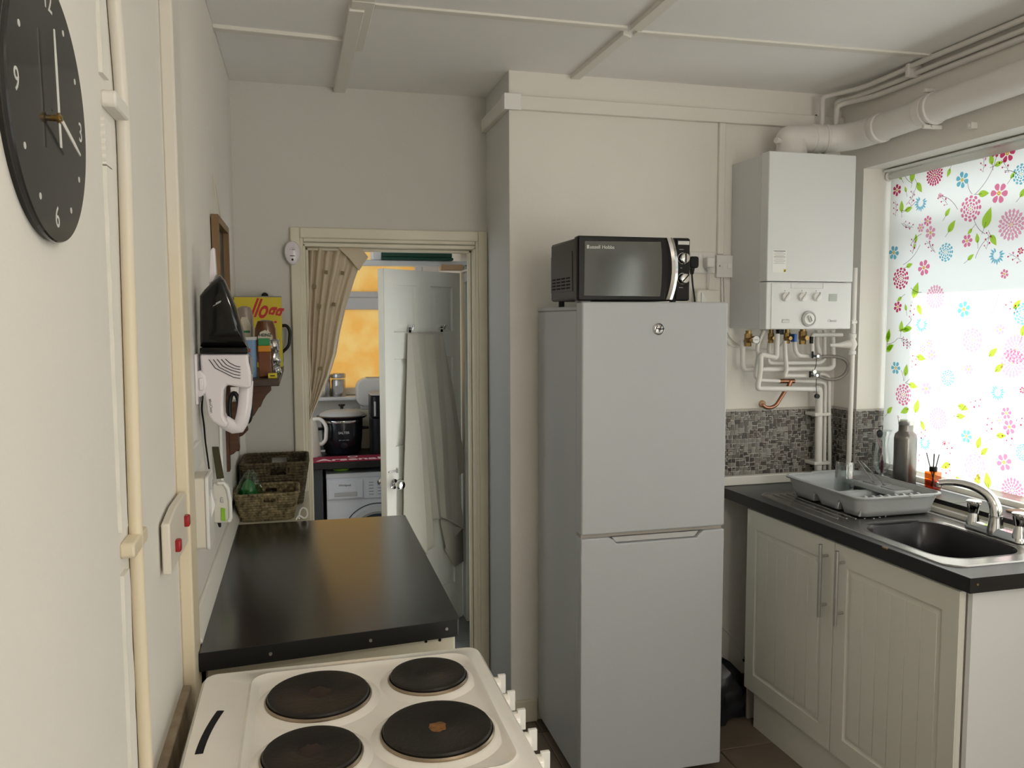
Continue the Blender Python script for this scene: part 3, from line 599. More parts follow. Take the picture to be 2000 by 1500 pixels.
for t in [[(2.7119, 1.3437), (2.6647, 1.4016), (2.7398, 1.391), (2.7249, 1.3488), (2.6941, 1.2409), (2.6556, 1.2208), (2.6447, 1.1674), (2.622, 1.2005), (2.5015, 1.1281), (2.4111, 1.0736), (2.344, 1.1184), (2.2812, 1.1826), (2.3876, 1.1619), (2.3508, 1.1173), (2.3397, 1.036), (2.2908, 0.996), (2.4628, 1.237), (2.3952, 1.3062), (2.6755, 1.1205), (2.6444, 1.1614), (2.824, 1.4933), (2.7634, 1.5198)]]:
    for k in range(0, len(t) - 1, 2): line(*t[k], *t[k + 1], (0.2, -0.2)[k // 2 % 2])
for (y, z), a in zip([(2.7185, 2.0363), (2.7574, 1.9753), (2.2004, 1.7857), (2.7009, 1.85), (2.5302, 2.0168), (2.3745, 2.1072), (2.2652, 2.0883), (2.347, 1.8384), (2.802, 2.0079), (2.5857, 1.8525), (2.6963, 1.5919), (2.7476, 1.5182), (2.2031, 1.6176)], (1.4, 5.9, 2.6, 1.5, 2.4, 1.6, 2.2, 1.4, 1.6, 2.4, 1.4, 5.9, 2.5)): berries(y, z, pi - a)
for (y, z), a in zip([(2.6726, 1.3951), (2.4554, 1.0948), (2.3012, 1.1906), (2.1925, 1.169), (2.1965, 1.2417), (2.5108, 1.0154), (2.7457, 1.5109), (2.6429, 1.1313), (2.394, 1.284), (2.6713, 1.0351)], (1.5, 2.3, 1.5, 2.5, .4, .6, 5.8, .5, .3, .4)): berries(y, z, pi - a)
# the same repeat carries on over the part of the blind outside the picture
for c, mb in PB.items():
    vs, fs = [], []
    for f in mb.f:
        P = [mb.v[i] for i in f]
        if min(p[1] for p in P) - 0.83 > BY0 + 0.01:
            k = len(vs); vs += [(p[0], p[1] - 0.83, p[2]) for p in P]; fs.append(tuple(range(k, k + len(P))))
    mb.add(vs, fs)
for c, mb in PB.items(): obj('floral_print', mb, DY[c], bl, kind='stuff', smooth=False)

# ================================================================ COOKER
ck = thing('cooker', 'white electric cooker with four black solid hotplates, nearest the camera', 'cooker', (0.08, 1.40, 0))
CX0, CX1, CY0, CY1, CZ_ = -0.200, 0.352, 1.13, 1.645, 0.905
b = MB()
def ring(x0, x1, y0, y1, r, z): return rrect(x0, x1, y0, y1, r, z=z, n=6)
b.loft([ring(CX0 + .006, CX1 - .006, CY0 + .006, CY1 - .006, .022, .865), ring(CX0, CX1, CY0, CY1, .028, .873), ring(CX0, CX1, CY0, CY1, .028, .898), ring(CX0 + .006, CX1 - .006, CY0 + .006, CY1 - .006, .024, .905)], cap1=False)
# pressed tray: a raised lip, then the field a little lower
L0, L1 = -0.115, 0.325
def dring(x0, x1, y0, y1, r, z, bow):
    return [(x + (bow * (1 - ((y - (y0 + y1) / 2) / ((y1 - y0) / 2)) ** 2) if x < 0.0 else 0), y, zz) for x, y, zz in rrect(x0, x1, y0, y1, r, z=z, n=6)]
b.loft([ring(CX0 + .006, CX1 - .006, CY0 + .006, CY1 - .006, .024, .905), dring(L0, L1, 1.165, 1.615, .045, .905, .012), dring(L0 + .005, L1 - .005, 1.170, 1.610, .042, .909, .012), dring(L0 + .011, L1 - .011, 1.176, 1.604, .040, .906, .012), dring(L0 + .018, L1 - .018, 1.183, 1.597, .036, .901, .012)], cap0=False)
hob = obj('hob_top', b, 'enamel', ck)
obj('body', MB().box(CX0 + .012, CX1 - .018, CY0 + .012, CY1 - .012, 0.03, 0.868), 'enamel', ck, bevel=0.006)
obj('control_panel', MB().box(CX1 - .02, CX1 - .004, CY0 + .012, CY1 - .012, 0.77, 0.868), 'enamel', ck, bevel=0.004)
obj('oven_door', MB().box(CX1 - .02, CX1 + .004, CY0 + .016, CY1 - .016, 0.18, 0.76), 'enamel', ck, bevel=0.006)
obj('oven_window', MB().box(CX1 + .003, CX1 + .006, CY0 + .08, CY1 - .08, 0.32, 0.66), 'seal', ck)
obj('foot_plinth', MB().box(CX0 + .03, CX1 - .05, CY0 + .03, CY1 - .03, 0.0, 0.032), 'black', ck)
for k in range(6):
    m = MB().lathe([(0.021, 0), (0.021, 0.006), (0.017, 0.010), (0.016, 0.036), (0.014, 0.038)], (CX1 - .004, 1.20 + k * 0.078, 0.838), 'X', 20)
    kn = obj('knob', m, 'enamel', ck); obj('pointer', MB().box(CX1 + .030, CX1 + .046, 1.196 + k * .078, 1.204 + k * .078, 0.820, 0.860), 'pvc', kn, bevel=0.001)
sl_ = [(-0.172 + 0.0 - 0.010 * (1 - ((y - 1.39) / 0.082) ** 2) * 1.0, y) for y in [1.308 + 0.0164 * k for k in range(11)]]
sl_ = [(-0.158 - 0.016 * (1 - ((y - 1.32) / 0.14) ** 2), y) for y in [1.335 + 0.011 * k for k in range(14)]]
obj('vent_slot', MB().tube([(x, y, 0.9052) for x, y in sl_], 0.0065, 10, flat=0.12), 'dark', ck)
for (x, y, r, cen) in ((0.017, 1.482, 0.092, 'rust'), (0.224, 1.510, 0.073, 'plate'), (0.208, 1.302, 0.092, 'rust2'), (0.002, 1.280, 0.077, 'rust')):
    z0 = 0.901
    dm = MB().lathe([(r + .020, 0.000), (r + .013, 0.003), (r + .008, 0.006), (r + .004, 0.006)], (x, y, z0), n=48, cap0=False, cap1=False)
    hp_ = obj('hotplate', MB().lathe([(r - .001, 0.002), (r, 0.014), (r - .002, 0.017), (r - .012, 0.0175), (r - .016, 0.0165), (r * .34, 0.0165), (r * .30, 0.0150), (0.001, 0.0148)], (x, y, z0), n=48, cap0=False, cap1=False), 'plate', ck)
    obj('trim_ring', MB().lathe([(r + .004, 0.003), (r + .0045, 0.009), (r + .002, 0.0115), (r - .001, 0.009)], (x, y, z0), n=48, cap0=False, cap1=False), 'ring', hp_)
    obj('pressed_collar', dm, 'enamel', hp_)
    if cen != 'plate':
        rr = random.Random(int(x * 1e4)); R0 = r * (.20 if cen == 'rust2' else .27)
        obj('scorch_mark', MB().loft([[(x + R0 * rr.uniform(.7, 1.1) * cos(2 * pi * k / 16), y + R0 * rr.uniform(.7, 1.1) * sin(2 * pi * k / 16), z0 + .0151) for k in range(16)], [(x, y, z0 + .0156)] * 16], cap0=False, cap1=False), cen, hp_)

# ================================================================ LEFT WORKTOP AND ITS UNIT
wt = obj('worktop', MB().prism([(-0.219, 1.742), (0.335, 1.790), (0.341, 1.800), (0.343, 2.822), (-0.219, 2.835)], 'Z', 0.872, 0.910), 'top', bevel=0.0)
tag(wt, 'black laminate worktop behind the cooker, lit by the doorway', 'worktop')
obj('edge_strip', MB().prism([(-0.2195, 1.7405), (0.334, 1.7885), (0.334, 1.7865), (-0.2195, 1.7385)], 'Z', 0.871, 0.9105), 'top_edge', wt, bevel=0.0005)
for px_ in [(-0.0778, 1.765, 0.8872), (0.1347, 1.765, 0.8954), (0.3083, 1.765, 0.9023)]: 
    fx = px_[0]; fy = 1.7405 + (fx + 0.2195) * 0.0867
    m = MB().lathe([(0.0035, -0.0035), (0.0035, 0.0), (0.002, 0.0006)], (fx, fy - 0.0020, 0.890 if fx < .2 else 0.893), 'Y', 12)
    obj('screw', m, 'steel', wt)
bu = thing('base_unit', 'cream base unit under the black worktop behind the cooker', 'cabinet', (0.05, 2.3, 0))
obj('carcass', MB().box(-0.215, 0.315, 1.805, 2.80, 0.10, 0.871), 'gloss', bu, bevel=0.002)
obj('plinth', MB().box(-0.215, 0.27, 1.83, 2.78, 0.0, 0.10), 'gloss', bu)
for y0, y1 in ((1.812, 2.295), (2.302, 2.795)):
    dr = obj('door', MB().box(0.315, 0.333, y0, y1, 0.12, 0.862), 'unit', bu, bevel=0.003)
    hy = y1 - 0.04 if y0 < 2 else y0 + 0.04
    obj('handle', MB().cyl((0.358, hy, 0.62), (0.358, hy, 0.82), 0.005, 10).cyl((0.333, hy, 0.65), (0.358, hy, 0.65), 0.004, 8).cyl((0.333, hy, 0.79), (0.358, hy, 0.79), 0.004, 8), 'steel', dr)
obj('rail', MB().box(-0.21, 0.325, 1.795, 1.806, 0.835, 0.871), 'gloss', bu, bevel=0.001)
for p in [(0.2619, 1.794, 0.8635), (0.294, 1.794, 0.8637)]: obj('screw_hole', MB().cyl((p[0], 1.7935, p[2]), (p[0], 1.797, p[2]), 0.0035, 10), 'dark', bu)

# ================================================================ CLOCK
K = thing('wall_clock', 'large round charcoal glass wall clock with white hands', 'clock', (-0.23, 0.897, 1.805))
cy_, cz_, cr = 0.897, 1.805, 0.128
obj('dial', MB().lathe([(cr - .002, -.005), (cr, -.003), (cr, 0.0), (cr - .0012, .0015), (0.001, .0015)], (-0.2315, cy_, cz_), 'X', 96, cap1=False), 'clock', K)
obj('case', MB().lathe([(cr - .004, -.0085), (cr - .002, 0.0)], (-0.2365, cy_, cz_), 'X', 72), 'clock_rim', K)
for s_, a in (('12', 90), ('3', 0), ('6', -90), ('9', 180)):
    rr_ = .104; text('numeral', s_, 0.030, (-0.2297, cy_ + rr_ * cos(radians(a)), cz_ + rr_ * sin(radians(a))), '+X', 'ink', K, ext=0.0002)
for k in range(12):
    if k % 3 == 0: continue
    a = radians(30 * k); obj('hour_mark', MB().cyl((-0.2300, cy_ + .104 * cos(a), cz_ + .104 * sin(a)), (-0.2296, cy_ + .104 * cos(a), cz_ + .104 * sin(a)), 0.0032, 12), 'ink', K)
hx = -0.2235; hb = (hx, cy_ - .003, cz_ - .008)
def hand(name, L, tail, a, w, x, m_):
    ca, sa = cos(a), sin(a); P = [(-tail, w), (L * .7, w), (L, w * .5), (L, -w * .5), (L * .7, -w), (-tail, -w)]
    obj(name, MB().prism([(hb[1] + p * ca - q * sa, hb[2] + p * sa + q * ca) for p, q in P], 'X', x, x + .0008), m_, K)
hand('hour_hand', .083, .028, radians(93), .0026, hx, 'hand')
hand('minute_hand', .072, .002, radians(-18), .0026, hx + .0012, 'hand')
obj('spindle', MB().cyl((-0.2300, hb[1], hb[2]), (hx + .003, hb[1], hb[2]), 0.0030, 14).cyl((hx - .001, hb[1], hb[2]), (hx + .001, hb[1], hb[2]), 0.0055, 16), 'gold', K)

# ================================================================ SWITCHES ON THE LEFT WALL
sp = thing('double_rocker_plate', 'white wall plate with two dark red switches by the batten', 'switch', (-0.24, 1.66, 1.15))
pl = [(1.4089, 1.252), (1.5814, 1.242), (1.6238, 1.22), (1.6023, 1.1534), (1.4639, 1.1573), (1.413, 1.1725)]
obj('plate', MB().prism([(1.475, 1.160), (1.475, 1.250), (1.56, 1.262), (1.690, 1.262), (1.690, 1.160)], 'X', -0.2405, -0.226), 'pvc_old', sp, bevel=0.003)
for y, z in ((1.535, 1.196), (1.655, 1.212)):
    r_ = obj('rocker', MB().box(-0.227, -0.2165, y - .009, y + .009, z - .011, z + .011), 'red', sp, bevel=0.003)
so = thing('cooker_switch_box', 'deep cream surface switch box on the left wall above the worktop', 'switch', (-0.24, 1.93, 1.13))
obj('back_box', MB().prism(rrect(1.885, 1.985, 1.090, 1.250, .008), 'X', -0.245, -0.2135), 'pvc_old', so, bevel=0.003)
obj('front_plate', MB().prism(rrect(1.882, 1.988, 1.087, 1.253, .010), 'X', -0.2135, -0.206), 'pvc', so, bevel=0.002)
obj('rocker', MB().prism([(-0.206, 1.150), (-0.197, 1.180), (-0.206, 1.215)], 'Y', 1.925, 1.955), 'white', so, bevel=0.001)
obj('neon', MB().box(-0.207, -0.2045, 1.95, 1.975, 1.215, 1.235), 'lgrey', so, bevel=0.001)
bp = thing('blanking_plate', 'small square white blank plate above the cream switch box', 'wall plate', (-0.24, 1.95, 1.3))
obj('plate', MB().prism(rrect(1.885, 2.02, 1.262, 1.318, .004), 'X', -0.245, -0.234), 'pvc', bp, bevel=0.002)

# ================================================================ HANDHELD VACUUM ON ITS WALL BRACKET
VY = 2.08
br = thing('charging_bracket', 'pale pinkish plastic wall bracket holding the handheld vacuum', 'bracket', (-0.24, VY, 1.45))
b = MB().prism([(-0.2491, 1.4769), (-0.2311, 1.4822), (-0.2208, 1.4687), (-0.2179, 1.4457), (-0.2221, 1.4267), (-0.2331, 1.4174), (-0.2475, 1.4158), (-0.2508, 1.4236)], 'Y', VY - .040, VY + .03)
obj('clip', b, 'pvc_cool', br, bevel=0.006, seg=3)
obj('wall_plate', MB().box(-0.245, -0.238, VY - .05, VY + .05, 1.40, 1.52), 'pvc_cool', br, bevel=0.003)
obj('clip_button', MB().box(-0.236, -0.226, VY - .0435, VY - .038, 1.433, 1.463), 'pvc_cool', br, bevel=0.002)
va = thing('handheld_vacuum', 'white handheld vacuum with smoked black dust bowl on the left wall', 'vacuum cleaner', (-0.19, VY, 1.3))
def bulge(name, poly, w, m_, par_, inset=.010, d=.35):
    cx = sum(p[0] for p in poly) / len(poly); cz = sum(p[1] for p in poly) / len(poly)
    def ins(k): return [(cx + (x - cx) * k, cz + (z - cz) * k) for x, z in poly]
    rings = [[(x, VY - w, z) for x, z in ins(.55)], [(x, VY - w * .93, z) for x, z in ins(.82)], [(x, VY - w * .70, z) for x, z in ins(.95)], [(x, VY - w * .3, z) for x, z in poly],
             [(x, VY + w * .3, z) for x, z in poly], [(x, VY + w * .70, z) for x, z in ins(.95)], [(x, VY + w, z) for x, z in ins(.60)]]
    return obj(name, MB().loft(rings), m_, par_)
bulge('dust_bowl', [(-0.234, 1.5355), (-0.2309, 1.658), (-0.2197, 1.6731), (-0.2013, 1.692), (-0.184, 1.7083), (-0.1744, 1.696), (-0.161, 1.6621), (-0.1476, 1.6242), (-0.1362, 1.5784), (-0.1297, 1.5477), (-0.1257, 1.5342)], .042, 'smoke', va)
obj('bowl_rim', MB().prism([(-0.233, 1.5354), (-0.1253, 1.5342), (-0.1243, 1.5184), (-0.2328, 1.5199)], 'Y', VY - .040, VY + .040), 'smoke', va, bevel=0.004)
ins_ = obj('bowl_filter', MB().prism([(-0.2068, 1.6317), (-0.1762, 1.6356), (-0.1746, 1.6166), (-0.185, 1.6052), (-0.1966, 1.6128)], 'Y', VY - .0415, VY - .036), 'black', va, bevel=0.002)
bd = MB().prism([(-0.2328, 1.5191), (-0.1243, 1.5176), (-0.1227, 1.4976), (-0.1182, 1.4743), (-0.118, 1.4395), (-0.1274, 1.4339), (-0.1438, 1.4382), (-0.1746, 1.4447), (-0.1815, 1.4333), (-0.184, 1.3987), (-0.184, 1.3717), (-0.179, 1.3591), (-0.173, 1.3519), (-0.1795, 1.3398), (-0.1921, 1.3437), (-0.2098, 1.3571), (-0.2184, 1.3709), (-0.2228, 1.4037), (-0.2271, 1.4383), (-0.2313, 1.4765)], 'Y', VY - .036, VY + .036)
body = obj('motor_body', bd, 'pvc_cool', va, bevel=0.008, seg=3)
hd = MB().tube([(-0.1313, 2.08, 1.4514), (-0.1337, 2.08, 1.4205), (-0.1367, 2.08, 1.3896), (-0.1411, 2.08, 1.3664), (-0.146, 2.08, 1.3491), (-0.1522, 2.08, 1.3376), (-0.1632, 2.08, 1.3376), (-0.1747, 2.08, 1.3443), (-0.1864, 2.08, 1.3524)], 0.0105, 14, flat=1.6)
obj('handle', hd, 'pvc_cool', va)
for k in range(5):
    m = MB().tube([(-0.2122, 2.0425, 1.5065), (-0.1987, 2.0425, 1.4857), (-0.1743, 2.0425, 1.4721), (-0.1585, 2.0425, 1.4631), (-0.1425, 2.0425, 1.4597)] if k == 0 else [(-0.2027, 2.0425, 1.5068), (-0.1898, 2.0425, 1.4874), (-0.1706, 2.0425, 1.4765), (-0.1565, 2.0425, 1.4698), (-0.1423, 2.0425, 1.4673)] if k == 1 else [(-0.1938, 2.0425, 1.507), (-0.1816, 2.0425, 1.4899), (-0.1651, 2.0425, 1.4813), (-0.1527, 2.0425, 1.4766), (-0.1421, 2.0425, 1.4741)] if k == 2 else [(-0.1846, 2.0425, 1.5072), (-0.1737, 2.0425, 1.4935), (-0.1614, 2.0425, 1.4865), (-0.1508, 2.0425, 1.4826), (-0.1419, 2.0425, 1.4809)] if k == 3 else [(-0.1757, 2.0425, 1.5075), (-0.1664, 2.0425, 1.4979), (-0.1559, 2.0425, 1.4917), (-0.1488, 2.0425, 1.4886), (-0.1417, 2.0425, 1.4877)], 0.0009, 6)
    obj('vent_slit', m, 'black', va)
obj('trigger', MB().prism([(-0.1222, 1.5149), (-0.1162, 1.5052), (-0.1145, 1.4743), (-0.1177, 1.4666), (-0.1214, 1.4898)], 'Y', VY - .014, VY + .014), 'grey', va, bevel=0.002)
p = (-0.2121, 2.044, 1.3951); text('logo', 'MiniClean', 0.0085, p, '-Y', 'grey', va, rot=-pi / 2 + .1, bold=0.0002)
p = (-0.1884, 2.037, 1.6388); obj('print_mark', MB(Matrix.Translation(p) @ Matrix.Rotation(-.5, 4, 'Y')).box(-.012, .008, -.0003, .0003, -.0005, .0005).box(-.003, .010, -.0003, .0003, .0010, .0030), 'lgrey', va)
cn = tag(obj('crevice_nozzle', MB().prism([(-0.2104, 1.6848), (-0.2062, 1.7639), (-0.1998, 1.7723), (-0.1952, 1.7735), (-0.1928, 1.7114), (-0.1962, 1.6925)], 'Y', VY - .008, VY + .022), 'pvc_cool', bevel=0.004), 'slim white crevice nozzle standing up behind the vacuum bowl', 'nozzle')
sh = tag(obj('charger_cable', MB().tube(smooth_path([(-0.238, 2.1227, 1.4117), (-0.238, 2.0884, 1.3841), (-0.238, 2.129, 1.3404), (-0.238, 2.141, 1.2992), (-0.238, 2.1747, 1.2578), (-0.238, 2.2062, 1.2157)], .05), 0.0022, 8), 'black'), 'thin black charger cable hanging below the vacuum bracket', 'cable')

# hanging frame
pf = thing('picture_frame', 'light oak hanging frame seen edge-on above the vacuum', 'picture frame', (-0.235, 2.62, 1.83))
FY0, FY1, FZ0, FZ1 = 2.50, 2.86, 1.60, 1.905
obj('side_rail', MB().box(-0.242, -0.222, FY0, FY0 + .022, FZ0, FZ1), 'oak', pf, bevel=0.001)
obj('side_rail', MB().box(-0.242, -0.222, FY1 - .022, FY1, FZ0, FZ1), 'oak', pf, bevel=0.001)
obj('cross_rail', MB().box(-0.242, -0.222, FY0 + .022, FY1 - .022, FZ1 - .022, FZ1), 'oak', pf, bevel=0.001)
obj('cross_rail', MB().box(-0.242, -0.222, FY0 + .022, FY1 - .022, FZ0, FZ0 + .022), 'oak', pf, bevel=0.001)
obj('backing', MB().box(-0.2445, -0.239, FY0 + .01, FY1 - .01, FZ0 + .01, FZ1 - .01), 'black', pf)
obj('hanging_cord', MB().tube([(-0.232, FY0 + .05, FZ1), (-0.240, 2.60, 2.035), (-0.232, FY1 - .15, FZ1)], 0.0016, 6), 'label', pf)

# ================================================================ SHELF
SZ = 1.420
sf = thing('wall_shelf', 'dark stained wooden shelf on curved brackets in the left corner', 'shelf', (-0.24, 2.95, 1.40))
obj('board', MB().box(-0.245, -0.067, 2.565, 3.33, SZ - .022, SZ), 'wood_dark', sf, bevel=0.002)
for y in (2.70, 3.12):
    P = [(-0.228, SZ - .022), (-0.095, SZ - .022), (-0.095, SZ - .045)] + [(-0.110 - .020 * sin(t), SZ - .060 - .03 * t) for t in (0, .6, 1.2)] + [(-0.135, SZ - .10), (-0.15, SZ - .125), (-0.185, SZ - .14), (-0.19, SZ - .165), (-0.20, SZ - .19), (-0.195, SZ - .225), (-0.215, SZ - .245), (-0.228, SZ - .25)]
    obj('bracket', MB().prism(P, 'Y', y - .010, y + .010), 'wood', sf, bevel=0.002)
    obj('back_batten', MB().box(-0.245, -0.227, y - .022, y + .022, SZ - .30, SZ - .022), 'wood', sf, bevel=0.002)
sf2 = MB().box(-0.205, -0.130, 2.672, 2.690, 1.262, 1.398)

def bottle(name, label, cat, x, y, z, prof, m_, sx=1.0, sy=1.0, n=24, group=None):
    t = thing(name, label, cat, (x, y, z), group); obj('body', MB().lathe(prof, (x, y, z), n=n, sx=sx, sy=sy), m_, t); return t
# cereal box
cb = thing('cereal_box', 'yellow cereal box with red script lettering at the shelf back', 'box', (-0.155, 3.25, SZ))
obj('carton', MB().box(-0.24, -0.069, 3.225, 3.295, SZ, 1.688), 'yellow', cb, bevel=0.001)
obj('top_flap', MB().box(-0.24, -0.069, 3.224, 3.296, 1.686, 1.690), 'grey', cb)
text('lettering', "llogg", 0.100, (-0.071, 3.2245, 1.628), '-Y', 'cereal_red', cb, shear=0.35, bold=0.0024, sx=.60, rot=-.16, align='RIGHT')
obj('picture', MB().box(-0.185, -0.085, 3.2235, 3.2246, 1.44, 1.50), 'spice', cb)
pot = thing('dark_jug', 'black jug with loop handle behind the yellow cereal box', 'jug', (-0.125, 3.33, SZ))
obj('body', MB().lathe([(0.048, 0.001), (0.050, 0.02), (0.046, 0.20), (0.044, 0.255), (0.03, 0.266)], (-0.118, 3.345, SZ), n=24, sy=.65), 'black', pot)
obj('lid_knob', MB().ball((-0.133, 3.345, 1.694), 0.014), 'black', pot)
obj('handle', MB().tube(smooth_path([(-0.078, 3.33, 1.575), (-0.052, 3.33, 1.580), (-0.040, 3.33, 1.555), (-0.045, 3.33, 1.495), (-0.075, 3.33, 1.470)], .02), 0.0065, 10), 'black', pot)
# squeezy bottles stand on their caps
sq = bottle('squeeze_bottle', 'clear greyish squeezy sauce bottle, upside down, left of the darker one', 'bottle', -0.188, 2.98, SZ,
            [(0.024, 0.001), (0.026, 0.05), (0.034, 0.075), (0.036, 0.14), (0.034, 0.195), (0.026, 0.222), (0.012, 0.228)], 'clearsauce', sx=.85, sy=.6)
obj('label', MB().prism([(-0.206, 1.515), (-0.168, 1.515), (-0.166, 1.58), (-0.178, 1.61), (-0.196, 1.61), (-0.208, 1.58)], 'Y', 2.9555, 2.957), 'label', sq)
obj('label_band', MB().box(-0.204, -0.170, 2.9548, 2.9556, 1.556, 1.563), 'green', sq)
s2 = bottle('squeeze_bottle', 'brown squeezy sauce bottle with arched cream label', 'bottle', -0.115, 2.86, SZ,
            [(0.026, 0.001), (0.027, 0.04), (0.036, 0.065), (0.040, 0.11), (0.038, 0.150), (0.028, 0.176), (0.012, 0.180)], 'sauce', sx=.9, sy=.6)
obj('label', MB().prism([(-0.138, 1.505), (-0.092, 1.505), (-0.092, 1.545), (-0.100, 1.560), (-0.115, 1.566), (-0.130, 1.560), (-0.138, 1.545)], 'Y', 2.832, 2.8345), 'label', s2)
text('lettering', 'HEINZ', 0.014, (-0.115, 2.8315, 1.549), '-Y', 'black', s2, bold=.0003)
text('lettering', 'SWEET', 0.015, (-0.115, 2.8315, 1.526), '-Y', 'black', s2, bold=.0003)
tb = thing('salt_tub', 'blue and white oval tub of table salt at the shelf front', 'tub', (-0.16, 2.66, SZ))
obj('body', MB().loft([rrect(-0.192, -0.135, 2.635, 2.68, .012, z=SZ + .001), rrect(-0.192, -0.135, 2.635, 2.68, .012, z=SZ + .118)]), 'blue', tb)
obj('lid', MB().loft([rrect(-0.194, -0.133, 2.633, 2.682, .013, z=SZ + .118), rrect(-0.194, -0.133, 2.633, 2.682, .013, z=SZ + .127)]), 'lgrey', tb)
obj('emblem', MB().lathe([(0.021, 0), (0.021, .0012)], (-0.170, 2.6335, 1.480), 'Y', 28), 'navy', tb)
obj('emblem_band', MB().box(-0.188, -0.152, 2.6322, 2.6332, 1.500, 1.512), 'red', tb)
text('lettering', 'SALT', 0.014, (-0.162, 2.6320, 1.478), '-Y', 'white', tb, bold=.0003)
text('lettering', 'TABLE', 0.009, (-0.168, 2.6320, 1.490), '-Y', 'white', tb)
sj = thing('spice_jar', 'rectangular brown spice jar with amber shoulder and green cap', 'jar', (-0.11, 2.66, SZ))
obj('body', MB().box(-0.129, -0.0925, 2.640, 2.672, SZ + .001, SZ + .080), 'spice', sj, bevel=0.003)
obj('shoulder', MB().box(-0.130, -0.0915, 2.639, 2.673, SZ + .080, SZ + .100), 'orange_cap', sj, bevel=0.003)
obj('cap', MB().box(-0.129, -0.0945, 2.641, 2.671, SZ + .100, SZ + .122), 'green', sj, bevel=0.002)
fp = thing('foil_packet', 'crumpled silver foil packet beside the spice jar', 'packet', (-0.08, 2.75, SZ))
rr = random.Random(5)
obj('packet', MB().grid(lambda u, v: (-0.088 + .022 * u + .004 * rr.uniform(-1, 1), 2.745 + .008 * rr.uniform(-1, 1), SZ + .002 + .115 * v), 5, 10), 'foil', fp, solid=.002)
yp = thing('stock_cube_box', 'little yellow box lying on the shelf edge', 'box', (-0.083, 2.63, SZ))
obj('carton', MB().box(-0.100, -0.074, 2.60, 2.64, SZ + .0005, SZ + .015), 'yellow', yp, bevel=.0005)
obj('print_mark', MB().box(-0.094, -0.080, 2.5992, 2.6002, SZ + .006, SZ + .0095), 'black', yp)
# hanging from the shelf: pan handle and little white tag, olive strip, white bag edge
ph = thing('hanging_scissors', 'black-handled scissors hanging on a white hook below the shelf', 'scissors', (-0.15, 2.50, 1.33))
obj('loop', MB().tube([(-0.194 + .014 * cos(t), 2.50, 1.338 + .048 * sin(t)) for t in [2 * pi * k / 24 for k in range(24)]], 0.0065, 10, closed=True), 'black', ph)
obj('loop', MB().tube([(-0.160 + .014 * cos(t), 2.51, 1.335 + .040 * sin(t)) for t in [2 * pi * k / 20 for k in range(20)]], 0.005, 10, closed=True), 'black', ph)
hk = thing('adhesive_hook', 'square white adhesive hook on the shelf bracket behind the vacuum handle', 'hook', (-0.16, 2.53, 1.37))
obj('plate', MB().box(-0.205, -0.165, 2.520, 2.526, 1.358, 1.402), 'white', hk, bevel=.002)
obj('peg', MB().box(-0.198, -0.187, 2.500, 2.522, 1.366, 1.390), 'white', hk, bevel=.002)
os_ = obj('olive_strip', MB().prism([(-0.2453, 1.249), (-0.2283, 1.2483), (-0.2164, 1.16), (-0.2359, 1.1584)], 'Y', 2.36, 2.368), 'olive'); tag(os_, 'dark olive cloth strip hanging below the wooden bracket', 'cloth')
cc = tag(obj('corner_conduit', MB().box(-0.245, -0.222, 3.36, 3.385, 0.90, 1.40), 'pvc', bevel=.002), 'slim white conduit running down the corner behind the baskets', 'conduit')
wb_ = tag(obj('paper_sheet', MB().prism([(2.56, 0.99), (2.56, 1.30), (2.86, 1.28), (2.86, 0.99)], 'X', -0.244, -0.236), 'white', bevel=.001), 'white board panel against the wall under the shelf', 'panel')

# white gadget with a lime window beside the switch box
cg = thing('plug_in_device', 'white loop-handled plug-in gadget with a lime green window', 'gadget', (-0.22, 2.35, 1.1))
GY = 2.34
out = [(-0.2431, 1.148), (-0.238, 1.154), (-0.2184, 1.155), (-0.2049, 1.1459), (-0.1976, 1.1254), (-0.1958, 1.0511), (-0.1981, 1.0395), (-0.208, 1.0381), (-0.2117, 1.0468), (-0.2117, 1.1156), (-0.2141, 1.1342), (-0.2237, 1.1416), (-0.2345, 1.1407), (-0.2388, 1.1277), (-0.2415, 1.0409), (-0.2464, 1.0396)]
obj('shell', MB().prism([(-0.2441, 1.148), (-0.2356, 1.1538), (-0.2184, 1.155), (-0.2049, 1.1459), (-0.1976, 1.1254), (-0.1958, 1.0511), (-0.1981, 1.0395), (-0.211, 1.0383), (-0.2444, 1.0405)], 'Y', GY - .006, GY + .016), 'kettle', cg, bevel=.004, seg=3)
obj('handle', MB().tube([(-0.2314, 2.332, 1.1521), (-0.2153, 2.332, 1.1512), (-0.2045, 2.332, 1.1353), (-0.1996, 2.332, 1.1008), (-0.1991, 2.332, 1.0532), (-0.2052, 2.332, 1.0441)], 0.0052, 10), 'white', cg)
obj('lime_window', MB().prism([(-0.2237, 1.0833), (-0.2135, 1.0806), (-0.2131, 1.0457), (-0.2238, 1.0474)], 'Y', GY - .012, GY - .005), 'lime', cg, bevel=.001)
obj('button', MB().prism([(-0.2248, 1.1128), (-0.2165, 1.1113), (-0.217, 1.0966), (-0.2253, 1.0981)], 'Y', GY - .011, GY - .005), 'lgrey', cg, bevel=.002)
obj('plug_foot', MB().prism([(-0.2356, 1.0399), (-0.2258, 1.0393), (-0.2262, 1.0266), (-0.2321, 1.027)], 'Y', GY - .002, GY + .01), 'black', cg, bevel=.001)

